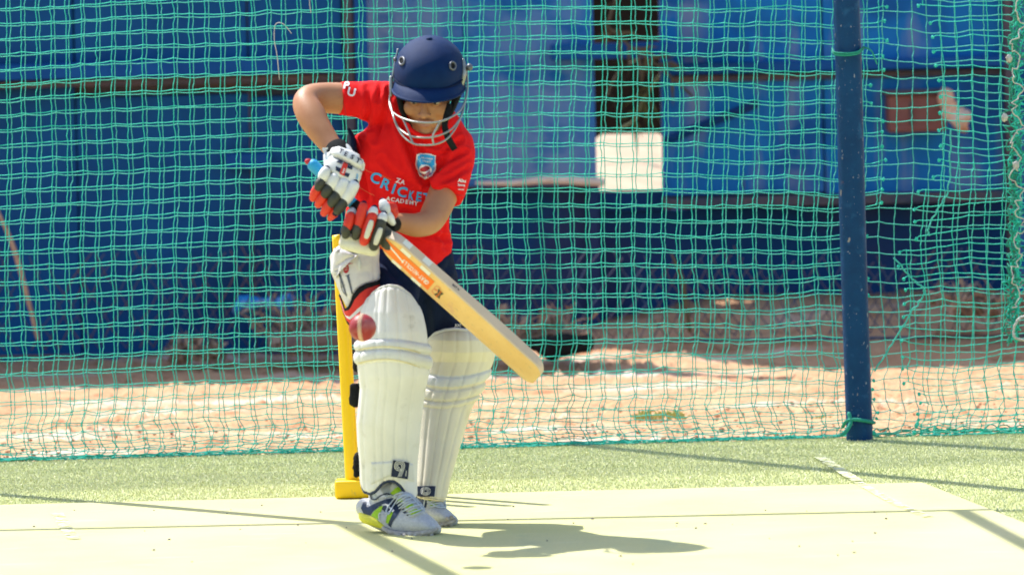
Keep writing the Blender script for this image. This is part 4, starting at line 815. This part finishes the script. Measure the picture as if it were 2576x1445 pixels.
for (a, b, c_, dd) in (((893, 898), (913, 893), (913, 932), (897, 925)), ((884, 975), (912, 964), (908, 1022), (880, 1008)), ((893, 1146), (912, 1142), (912, 1196), (897, 1192))):
    cx = (a[0] + b[0]) / 2 - 9; v, f = remesh([limb([(cx + 6, (a[1] + b[1]) / 2 + 3, .10, abs(b[0] - a[0]) / 2 + 1, .012), (cx + 4, (c_[1] + dd[1]) / 2 - 3, .10, abs(c_[0] - dd[0]) / 2 + 2, .012)], 14)], .003, 2); obj('strap', lumps(v, f, .003, 60, 2), f, K['black'], fp)
v, f = ptube([(1048, 1228, -.0), (1052, 1250, -.02), (1053, 1262, -.02)], [.006, .005, .003], 8); 
rb = [(800, 1090, 1225, .345, .09), (825, 1076, 1238, .345, .095), (850, 1072, 1243, .34, .105), (880, 1068, 1247, .34, .10), (905, 1064, 1243, .35, .085), (940, 1056, 1230, .35, .085), (985, 1048, 1210, .345, .082), (1030, 1044, 1186, .335, .08), (1100, 1042, 1164, .32, .078), (1160, 1041, 1147, .30, .075), (1206, 1040, 1133, .285, .073), (1262, 1040, 1122, .275, .072)]
tb = [(-1, 868), (-.94, 850), (-.78, 834), (-.5, 825), (-.15, 821), (.3, 825), (.7, 835), (.9, 846), (1, 872)]; bb2 = [(-1, 1240), (-.5, 1246), (0, 1247), (.6, 1252), (1, 1256)]
j1 = lambda u: 957 - 14 * u * u * 1. - 3 * u; j2 = lambda u: 990 - 12 * u * u - 3 * u; j3 = lambda u: 1012 - 10 * u * u - 3 * u
V, F, nc, nr = pad_grid(rb, tb, bb2, seams=(-.5, -.1, .28, .66), ribs=.0012, bands=((j1, 14, .005), (j2, 14, .006), (j3, 8, .004)), puff=.005)
x, y = toP(V); FM = []
for f in F:
    q = f[0]; cx = (np.interp(y[q], [r[0] for r in rb], [r[1] for r in rb]) + np.interp(y[q], [r[0] for r in rb], [r[2] for r in rb])) / 2; u = (x[q] - cx) / 85; FM.append(1 if (abs(y[q] - j1(u)) < 14) else 0)
bpd = obj('leg_pad', V, F, [K['pad2'], K['padroll']], pe, fm=FM); bpd['label'] = 'back leg pad, cream coloured'; solid(bpd, .014); bpb = bvh(bpd)
edge_pipe(V, nc, nr, 0, .0045, 'padroll', bpd); edge_pipe(V, nc, nr, nr - 1, .0035, 'pipe_c', bpd)
badge([(1051, 1222), (1094, 1221), (1091, 1247), (1049, 1246)], bpb, bpd, 1071, 1234, 12, False, 1.8)
# ---- thigh guard and its straps
tg = [(595, 836, 950, .10, .05), (619, 836, 953, .10, .055), (640, 831, 953, .10, .06), (685, 833, 955, .09, .062), (705, 843, 955, .085, .062), (727, 850, 957, .08, .062), (770, 860, 985, .07, .06), (830, 866, 1005, .06, .06)]
V, F, nc, nr = pad_grid(tg, [(-1, 640), (-.9, 622), (-.5, 606), (1, 606)], [(-1, 735), (-.85, 772), (-.7, 765), (-.35, 738), (0, 722), (.4, 712), (1, 706)], tmax=1.8, nc=60, nr=50, seams=(-.62, .78), puff=.006)
V = lumps(V, F, .004, 16, 3); tgo = obj('thigh_guard', V, F, K['cloth_w'], pe); solid(tgo, .012); tgb = bvh(tgo)
decal('ridge', [(842, 622), (868, 628), (900, 640), (872, 652), (852, 668), (846, 700), (838, 690), (834, 660)], tgb, K['cloth_w'], tgo, .001, 6, .010, 9)
decal('loop_patch', oval(904, 662, 5.5, 17, -4), tgb, K['padroll'], tgo, .001, 5, .005, 4)
decal('emblem', oval(871, 676, 7, 11, 4), tgb, K['dred'], tgo, .0012, 4); decal_band('emblem', [(872, 667), (878, 663), (888, 662)], [4, 2.5, 1], tgb, K['dred'], tgo, .0012, 4)
for k in range(3): decal_band('emblem', [(867, 672 + 4 * k), (875, 670 + 4 * k)], 1, tgb, K['cloth_w'], tgo, .002, 4)
decal_band('lettering', [(853, 686), (862, 712), (872, 744)], [5, 5, 4], tgb, K['alu'], tgo, .0013, 5); decal_band('lettering', [(855, 690), (860, 725), (868, 740)], [1.6, 1.6, 1.6], tgb, K['alu'], tgo, .0013, 5)
decal_band('lettering', [(858, 722), (868, 716)], 1.6, tgb, K['alu'], tgo, .0013, 5); decal_band('lettering', [(875, 693), (882, 720), (886, 738)], [6, 5, 4], tgb, K['alu'], tgo, .0013, 5); decal_band('lettering', [(869, 694), (880, 690)], 2, tgb, K['alu'], tgo, .0013, 5)
V, F, nc, nr = pad_grid([(r[0], r[1] - 1, r[2] + 2, r[3], r[4] + .004) for r in tg], [(-1, 740), (-.88, 775), (-.7, 767), (-.35, 737), (0, 720), (.4, 709), (1, 703)], [(-1, 770), (-.85, 810), (-.7, 822), (-.35, 812), (0, 800), (.4, 780), (1, 760)], tmax=1.7, nc=60, nr=24)
V = lumps(V, F, .002, 20, 1); FM = [(0 if j < 4 else 1 if j < 11 else 2 if j < 14 else 1 if j < 19 else 0) for j in range(nr - 1) for i in range(nc - 1)]
so = obj('thigh_strap', V, F, [K['black'], K['red2'], K['cloth_w']], pe, fm=FM); solid(so, .004)
# ---- helmet
HQ = rotZ(math.radians(-6)) @ rotX(math.radians(20)) @ rotY(math.radians(3)); HM = P(1081, 177, .145); RX, RY, RZ = .0985, .122, .092
def hl(p): return HM + HQ @ np.array(p, float)
def zedge(b):    # b: 0 = front, pi = back
    c = math.cos(b); return -.012 - .045 * max(0, -c + .55) ** .7 if c < .55 else -.012
V = []; nth, nph = 96, 30
for i in range(nph + 1):
    for k in range(nth):
        b = 2 * math.pi * k / nth; ze = zedge(b); t = i / nph; z = RZ * math.cos(t * math.pi / 2) if True else 0
        z = ze + (RZ - ze) * math.cos(t * math.pi / 2) if t < 1 else ze
        zz = max(-1, min(1, z / RZ)); r = math.sqrt(max(0, 1 - zz * zz)) if z > 0 else 1 - .04 * (z / RZ) ** 2
        seam = min(abs(((b + math.pi / 6) / (math.pi / 3)) % 1), 1 - abs(((b + math.pi / 6) / (math.pi / 3)) % 1)); g = 1 - (.006 * math.exp(-(seam / .022) ** 2) + .022 * math.sin(math.pi * seam)) * min(1, t * 3)
        V.append(hl((RX * r * math.sin(b) * g, -RY * r * math.cos(b) * g, z)))
F = [(i * nth + k, (i + 1) * nth + k, (i + 1) * nth + (k + 1) % nth, i * nth + (k + 1) % nth) for i in range(nph) for k in range(nth)]
he = obj('helmet', V, F, K['helm'], pe); solid(he, .008)
V = []; n1, n2 = 50, 12
for j in range(n2 + 1):
    s = j / n2
    for i in range(n1 + 1):
        b = math.radians(-86 + 172 * i / n1); ex = .047 * math.cos(b * .95) ** .8 if abs(b) < 1.5 else 0
        V.append(hl(((RX - .002 + ex * s * .25) * math.sin(b), -((RY - .003) * math.cos(b) + ex * s), -.007 - .021 * s + .006 * math.sin(math.pi * s) * math.cos(b) - .010 * abs(math.sin(b)) ** 3)))
F = [(j * (n1 + 1) + i, (j + 1) * (n1 + 1) + i, (j + 1) * (n1 + 1) + i + 1, j * (n1 + 1) + i + 1) for j in range(n2) for i in range(n1)]
pk = obj('peak', V, F, K['helm'], he); solid(pk, .006)
v, f = tube(V[-(n1 + 1):][::2], .0035, 8, 2); obj('peak_binding', v, f, K['helm'], he)
v, f = tube([hl((RX * 1.005 * math.sin(b), -RY * 1.005 * math.cos(b), -.010)) for b in np.linspace(-1.5, 1.5, 30)], .0022, 6, 1); obj('seam_binding', v, f, K['navy'], he)
v, f = ell(hl((0, 0, RZ)), (.009, .009, .005), 14, 8); obj('button', v, f, K['helm'], he)
hb = bvh(he)
for cx, cy, rx in ((1012, 154, 6.2), (1138, 166, 7.2)):
    pts = drop(oval(cx, cy, rx, 9.5, 8 if cx < 1050 else -10, 20), hb, .002); v, f = tube(pts.tolist(), .0028, 8, 1, loop=True); obj('vent_ring', v, f, K['alu'], he)
    decal('vent_hole', oval(cx, cy, rx * .7, 6.5, 8 if cx < 1050 else -10, 16), hb, K['black'], he, .0010, 5)
for cx, cy in ((994, 141), (1172, 168), (1110, 137 - 20)):
    v, f = ell(P(cx, cy + 8, .13), (.006, .008, .006), 12, 8); obj('bolt', v, f, K['alu'], he)
def gy(x): q = min(1, abs(x - 1079) / 98.); return .115 - .165 * math.sqrt(max(0, 1 - q * q))
def gp(pts): return [P(x, y, Y if Y is not None else gy(x)) for x, y, Y in [(p + (None,))[:3] for p in pts]]
gr = [tube(gp([(1001, 125, .15), (993, 160, .14), (986, 205, .13), (981, 240, .12), (980, 262, .10), (988, 282), (1016, 299), (1058, 308), (1106, 306), (1144, 289), (1164, 268, .05), (1174, 236, .10), (1176, 205, .12), (1172, 170, .13), (1166, 150, .14)]), .0027, 10, 5),
      tube(gp([(981, 258, .10), (990, 294, .03), (1003, 322), (1030, 341), (1060, 346), (1092, 344), (1130, 329), (1154, 303), (1166, 274, .06), (1173, 240, .10)]), .0026, 10, 5),
      tube(gp([(983, 266, .10), (993, 305, .03), (1012, 340), (1038, 360), (1066, 365), (1098, 362), (1127, 347), (1150, 315), (1164, 282, .05)]), .0026, 10, 5),
      tube(gp([(1013.5, 299), (1024, 322), (1032, 343), (1039, 361)]), .0027, 8, 4), tube(gp([(1107, 305), (1097, 325), (1088, 344), (1091, 363)]), .0027, 8, 4)]
gY = join(gr); obj('grille', gY[0], gY[1], K['steel'], he)
v, f = ptube([(984, 195, .125), (984, 215, .12), (983, 240, .115)], [.005, .006, .004], 10); obj('grille_bracket', v, f, K['steel'], he)
v, f = ptube([(1165, 150, .12), (1167, 185, .11), (1163, 212, .11)], [.003, .0075, .005], 10); obj('grille_bracket', v, f, K['steel'], he)
v, f = ell(P(1181, 169, .12), (.009, .010, .010), 14, 10); obj('bolt', v, f, K['alu'], he)
v, f = limb([(1160, 205, .14, 9, .03), (1151, 240, .115, 9, .026), (1138, 272, .095, 8, .018), (1128, 295, .085, 6, .010)], 16); obj('ear_padding', v, f, K['black'], he)
v, f = limb([(1000, 215, .14, 8, .03), (1006, 250, .12, 8, .024), (1014, 285, .105, 7, .016), (1032, 318, .10, 5, .008)], 16); obj('ear_padding', v, f, K['black'], he)
v, f = limb([(1131, 262, .06, 7, .003), (1123, 292, .045, 8, .003), (1119, 318, .035, 8, .003), (1128, 348, .03, 8.5, .003), (1144, 376, .04, 8, .003)], 10, 5, cap=False); obj('chin_strap', v, f, K['black'], he)
# ---- gloves
def capsule(p0, p1, r0, r1, n=16, q=.9):
    a = np.array(p0, float); b = np.array(p1, float); m = (a + b) / 2; d = (b - a) / sc(p0[2]); 
    return limb([(a[0], a[1], a[2], r0 * .90, r0 / sc(a[2]) * q), (m[0], m[1], m[2] - .002, (r0 + r1) / 2 * 1.06, (r0 + r1) / 2 / sc(m[2]) * q * 1.06), (b[0], b[1], b[2], r1 * .90, r1 / sc(b[2]) * q)], n, 5)
def shortened(p0, p1, r0, r1):    # so that round caps end at p0 / p1
    a = np.array(p0, float); b = np.array(p1, float); L = math.hypot(*(b - a)[:2]); k = min(.42, .55 * r0 / max(L, 1)); k2 = min(.42, .55 * r1 / max(L, 1)); return a + (b - a) * k, b - (b - a) * k2
def finger(segs, par, ms):
    parts = []
    for (p0, p1, r0, r1, mi) in segs: a, b = shortened(p0, p1, r0, r1); v, f = capsule(a, b, r0, r1); parts.append((v, f, mi))
    p = [segs[0][0]] + [s[1] for s in segs]; p[-1] = tuple((np.array(segs[-1][0]) * .7 + np.array(segs[-1][1]) * .3)); v, f = limb([(q[0], q[1], q[2] + .003, min(s[2] for s in segs) * .66) for q in p], 10, 3); parts.append((v, f, len(ms) - 1))
    V, F, FM = joinm(parts); return obj('finger', V, F, ms, par, fm=FM)
GM = [K['gwhite'], K['gblack'], K['gred'], K['gcream'], K['navy']]
V, F = remesh([limb([(858, 384, -.045, 30, .028), (862, 420, -.075, 44, .028), (853, 455, -.085, 44, .028), (838, 488, -.085, 36, .024), (822, 510, -.08, 24, .02)], 24), limb([(822, 392, -.045, 10, .01), (826, 420, -.06, 12, .012)], 12)], .004, 4)
g1 = obj('batting_glove', V, F, K['gwhite'], pe); g1['label'] = 'upper batting glove with lettering on the cuff'; gb1 = bvh(g1)
decal('cuff_roll', [(833, 384), (838, 374), (854, 370), (885, 383), (914, 402), (918, 414), (916, 428), (911, 431), (888, 419), (868, 408), (852, 400), (836, 396)], gb1, K['gwhite'], g1, .006, 5, .012, 9)
decal('knuckle_panel', [(833, 394), (850, 401), (870, 411), (890, 422), (911, 433), (906, 448), (898, 464), (880, 462), (858, 450), (835, 436), (816, 422), (824, 406)], gb1, K['gwhite'], g1, .003, 5, .009, 7)
decal('flap', [(810, 372), (834, 370), (840, 376), (833, 390), (826, 402), (818, 398)], gb1, K['gwhite'], g1, .002, 5, .003, 3)
cb = bvh('cuff_roll', 'knuckle_panel', g1)
text('lettering', [('T', 858.5, 380, 12, 24, 1.1), ('E', 871, 387.5, 12, 26, 1.1), ('S', 886, 395, 12, 28, 1.1), ('T', 901, 404, 12, 30, 1.1)], cb, K['navy_print'], g1, .0018, 4)
for a in ([(846, 408), (854, 402), (863, 404), (860, 413)], [(874, 411), (880, 410), (888, 420), (885, 427), (874, 423)], [(845, 418), (858, 424), (855, 434), (845, 429)], [(868, 434), (880, 437), (876, 446), (865, 442)]): decal('emblem', a, cb, K['navy_print'], g1, .0018, 4)
decal('emblem', [(865, 405), (876, 411), (865, 443), (854, 437)], cb, K['red2'], g1, .0022, 4)
text('lettering', [('GRAY', 864, 430, 5, -68, .8)], cb, K['white_print'], g1, .003, 4); text('lettering', [('S/MB', 898, 444, 4.5, 100, 1.1)], cb, K['sky_print'], g1, .0022, 4)
Yg = -.118
finger([((822, 424, Yg), (808, 458, Yg), 15, 13.5, 0), ((811, 448, Yg - .004), (798, 477, Yg - .002), 13, 12.5, 1), ((801, 468, Yg), (785, 503, Yg + .02), 13.5, 11, 2)], g1, GM)
finger([((845, 440, Yg), (828, 478, Yg), 15.5, 14.5, 0), ((832, 465, Yg - .004), (814, 494, Yg - .002), 14, 13.5, 1), ((817, 485, Yg), (798, 519, Yg + .02), 14, 11, 2)], g1, GM)
finger([((868, 452, Yg), (847, 496, Yg), 16.5, 15.5, 0), ((852, 482, Yg - .004), (830, 516, Yg - .002), 14.5, 14, 1), ((833, 505, Yg), (812, 540, Yg + .02), 14, 11, 2)], g1, GM)
finger([((894, 460, Yg), (862, 514, Yg), 16.5, 15, 0), ((870, 500, Yg - .004), (845, 535, Yg), 14, 13.5, 1), ((850, 523, Yg + .006), (828, 552, Yg + .03), 13.5, 9, 2)], g1, GM)
finger([((820, 505, -.05), (850, 520, -.05), 14, 14, 0), ((850, 520, -.05), (880, 500, -.05), 14, 12, 0)], g1, GM)
v, f = limb([(845, 368, -.03, 27, .027), (849, 377, -.04, 29, .029), (856, 392, -.055, 29, .03)], 22, 4, cap='flat'); obj('wristband', v, f, K['black'], g1)
V, F = remesh([limb([(985, 560, -.035, 24, .024), (955, 572, -.06, 36, .03), (915, 585, -.08, 42, .03), (880, 592, -.075, 34, .028)], 24), limb([(900, 560, -.08, 34, .024), (900, 618, -.075, 36, .022)], 18)], .004, 4)
g2 = obj('batting_glove', V, F, K['navy'], pe); g2['label'] = 'lower batting glove wrapped round the bat handle'; gb2 = bvh(g2)
Y2 = -.135
V, F = remesh([limb([(868, 612, -.10, 17, .02), (900, 618, -.105, 19, .022), (938, 627, -.105, 18, .02)], 16), limb([(868, 596, -.10, 12, .02), (935, 612, -.105, 14, .02)], 14)], .004, 5); obj('palm_panel', V, F, K['gcream'], g2)
finger([((888, 526, Y2 + .03), (879, 548, Y2 + .005), 13, 12, 0), ((884, 536, Y2), (871, 582, Y2), 12.5, 12, 2), ((873, 566, Y2 - .004), (868, 597, Y2 + .008), 12.2, 11.5, 1)], g2, GM)
finger([((915, 512, Y2), (899, 578, Y2), 13, 13, 2), ((901, 564, Y2 - .004), (893, 600, Y2 + .008), 12.6, 11.5, 1)], g2, GM)
f3 = finger([((942, 523, Y2 + .006), (934, 548, Y2), 13, 13, 0), ((939, 536, Y2 - .004), (914, 613, Y2), 14.5, 14.5, 2)], g2, GM)
f4 = finger([((966, 538, Y2 + .006), (957, 562, Y2), 13, 13, 0), ((961, 552, Y2 - .003), (938, 626, Y2), 14.5, 14, 1)], g2, GM)
for ff, a, b in ((f3, (935, 555), (921, 598)), (f4, (958, 574), (944, 614))):
    A_ = np.array(a); B_ = np.array(b); t = (B_ - A_) / np.linalg.norm(B_ - A_); nn = np.array([-t[1], t[0]]); pl = oval(0, 0, 1, 1, 0, 16); L_ = np.linalg.norm(B_ - A_) / 2; pp = []
    for (ux, uy) in pl: k = math.copysign(abs(ux) ** .5, ux); k2_ = math.copysign(abs(uy) ** .6, uy); pp.append(tuple((A_ + B_) / 2 + t * k * L_ * 1.12 + nn * k2_ * 8.2))
    d_ = decal('finger_inset', pp, bvh(ff), K['gcream'], g2, .001, 4, .004, 4)
finger([((962, 505, Y2 + .04), (974, 538, Y2 + .03), 13, 13, 0), ((974, 536, Y2 + .03), (990, 564, Y2 + .04), 12, 9, 0)], g2, GM)
v, f = remesh([limb([(975, 518, -.085, 12, .013), (986, 524, -.085, 15, .015), (990, 540, -.08, 12, .014)], 16)], .003, 3); obj('thumb_guard', lumps(v, f, .003, 60, 3), f, K['gred'], g2)
v, f = limb([(972, 568, -.085, 22, .026), (992, 563, -.045, 20, .022)], 20, 3, cap='flat'); obj('wristband', v, f, K['black'], g2)
v, f = limb([(975, 616, -.10, 12, .012), (985, 606, -.10, 9, .01), (966, 628, -.095, 8, .01)], 12); 
# ---- shoes
def shoe(secs, name_label, ps, lime, navy, laces, yb0, mats=None, Yd=.1):
    V, F = remesh([limb(secs, 28, 4)] + ps, .0035, 4); o = obj('shoe', V, F, K['shoe_w'], pe); o['label'] = name_label; return o
s1 = shoe([(919, 1276, .13, 25, .030), (935, 1283, .12, 36, .034), (960, 1290, .10, 42, .037), (985, 1300, .08, 41, .040), (1010, 1306, .06, 41, .043), (1040, 1311, .04, 36.5, .046), (1065, 1318, .02, 29, .046), (1085, 1325, .005, 21, .042), (1094, 1328, .0, 14, .036)],
          'front shoe, white and navy with lime panels and tied laces', [limb([(965, 1212, .13, 40, .04), (975, 1250, .11, 46, .042), (1000, 1285, .08, 44, .042)], 22), limb([(1004, 1226, .08, 22, .03), (1024, 1262, .05, 24, .036), (1050, 1292, .02, 22, .04)], 18)], None, None, None, 0)
s1b = bvh(s1)
decal('heel_panel', [(908, 1277), (914, 1262), (922, 1259), (921, 1270), (914, 1285), (930, 1272), (950, 1262), (972, 1254), (990, 1252), (1004, 1256), (1012, 1266), (1008, 1282), (1000, 1296), (988, 1312), (983, 1325), (976, 1318), (980, 1300), (992, 1276), (976, 1268), (955, 1272), (940, 1284), (932, 1295), (915, 1290)], s1b, K['shoe_n'], s1, .0012, 6)
decal('mesh_panel', [(934, 1295), (942, 1284), (956, 1273), (964, 1270), (960, 1282), (955, 1296), (952, 1306)], s1b, K['shoe_g'], s1, .0016, 6)
decal('mesh_panel', [(974, 1296), (982, 1286), (991, 1284), (984, 1300), (977, 1316), (971, 1312)], s1b, K['shoe_g'], s1, .0018, 6)
decal_band('logo', oval(960, 1300, 6, 11, -12, 14) + [oval(960, 1300, 6, 11, -12, 14)[0]], 3, s1b, K['shoe_w'], s1, .0026, 4); decal_band('logo', [(969, 1316), (972, 1298), (980, 1286), (990, 1285)], 3.4, s1b, K['shoe_w'], s1, .0028, 4); decal_band('logo', [(962, 1270), (972, 1268), (981, 1276), (992, 1284)], 4, s1b, K['shoe_w'], s1, .0028, 4)
decal('collar_panel', [(932, 1240), (950, 1232), (985, 1214), (1004, 1218), (996, 1236), (974, 1246), (952, 1254), (938, 1254)], s1b, mat('grey_lining', (.42, .47, .56), (.48, .52, .60), 60, .9), s1, .0012, 6)
decal_band('collar_trim', [(933, 1242), (936, 1253), (946, 1255), (958, 1246), (975, 1241), (984, 1246)], 3.4, s1b, K['shoe_n'], s1, .003, 5)
decal('tongue', [(981, 1240), (996, 1226), (1012, 1220), (1016, 1230), (1003, 1238), (990, 1243)], s1b, K['shoe_g'], s1, .002, 5)
for pp in ([(1018, 1270), (1034, 1264), (1042, 1270), (1026, 1280)], [(1028, 1286), (1046, 1278), (1060, 1282), (1036, 1294)], [(1000, 1256), (1010, 1252), (1014, 1260), (1004, 1262)]): decal('mesh_panel', pp, s1b, K['shoe_g'], s1, .0016, 5)
decal('eyelet_row', [(1008, 1268), (1014, 1266), (1018, 1282), (1030, 1291), (1026, 1297), (1014, 1288)], s1b, K['shoe_n'], s1, .0018, 5)
def lace(pts, tree, par, r=.0019, off=.004):
    A = catmull(pts, 4); W = drop(A.tolist(), tree, off); v, f = tube(W.tolist(), r, 7, 1); return obj('lace', v, f, K['lace'], par)
for pp in ([(1000, 1247), (986, 1262), (976, 1276), (972, 1290)], [(1004, 1252), (990, 1272), (980, 1292), (972, 1284)], [(1014, 1276), (1034, 1266), (1052, 1262)], [(1016, 1284), (1038, 1274), (1058, 1270)], [(1022, 1292), (1044, 1284), (1062, 1278)], [(1030, 1297), (1050, 1289), (1064, 1284)], [(1004, 1270), (1024, 1258), (1040, 1252)], [(1000, 1264), (1018, 1252), (1034, 1246)], [(1000, 1256), (1020, 1246), (1034, 1250), (1046, 1262), (1064, 1284)],
           [(1012, 1246), (1030, 1244), (1046, 1256), (1058, 1264), (1066, 1282)], [(990, 1250), (1000, 1242), (1014, 1238)], [(1006, 1278), (1020, 1266), (1030, 1262)], [(970, 1250), (984, 1246), (996, 1248)]): lace(pp, s1b, s1)
def sole(line, r, m, o, nub, yspan=None):
    v, f = ptube(line, r, 12, 4); so_ = obj('sole', v, f, m, o)
    for (x, y, Y) in nub: v, f = ell(P(x, y, Y), (.006, .006, .006), 8, 6); obj('stud', v, f, K['sole'], so_)
    return so_
sole([(909, 1284, .125), (915, 1300, .10), (935, 1309, .075), (955, 1318, .06), (968, 1326, .05)], [.007, .013, .013, .010, .006], K['shoe_y'], s1, [])
sole([(965, 1327, .045), (985, 1338, .03), (1015, 1342, .01), (1050, 1341, -.01), (1080, 1336, -.025), (1098, 1329, -.02)], [.006, .0075, .0075, .0075, .008, .006], K['sole'], s1, [(x, 1347 - abs(x - 1035) * .05, -.0 - (x - 1000) * .0003) for x in (1003, 1017, 1031, 1045, 1059, 1073, 1086)])
s2 = shoe([(1045, 1290, .30, 26, .03), (1070, 1288, .27, 33, .036), (1095, 1293, .25, 29, .04), (1118, 1300, .235, 22, .042), (1134, 1306, .225, 15, .036)], 'back shoe, white toe showing behind the front shoe', [limb([(1082, 1240, .28, 34, .035), (1090, 1272, .26, 30, .04)], 18)], None, None, None, 0)
s2b = bvh(s2)
decal('tongue_panel', [(1050, 1252), (1066, 1246), (1075, 1262), (1072, 1276), (1056, 1272)], s2b, K['shoe_n'], s2, .001, 5)
for pp in ([(1074, 1252), (1086, 1248), (1090, 1256), (1078, 1262)], [(1080, 1266), (1096, 1262), (1100, 1270), (1084, 1274)]): decal('mesh_panel', pp, s2b, K['shoe_g'], s2, .001, 5)
for pp in ([(1066, 1248), (1084, 1264), (1102, 1276), (1120, 1277)], [(1080, 1246), (1100, 1250), (1114, 1260), (1122, 1276)], [(1090, 1244), (1108, 1250), (1120, 1264), (1120, 1274)], [(1074, 1256), (1096, 1252)], [(1076, 1262), (1102, 1258)], [(1078, 1268), (1108, 1264)], [(1082, 1274), (1112, 1270)], [(1072, 1250), (1068, 1268), (1064, 1284)]): lace(pp, s2b, s2)
sole([(1060, 1317, .24), (1095, 1317, .22), (1125, 1315, .20), (1143, 1308, .20)], [.006, .007, .007, .006], K['sole'], s2, [(x, 1319, .20) for x in (1110, 1122, 1134)] + [(1144, 1306, .2), (1136, 1300, .195), (1126, 1303, .19)])
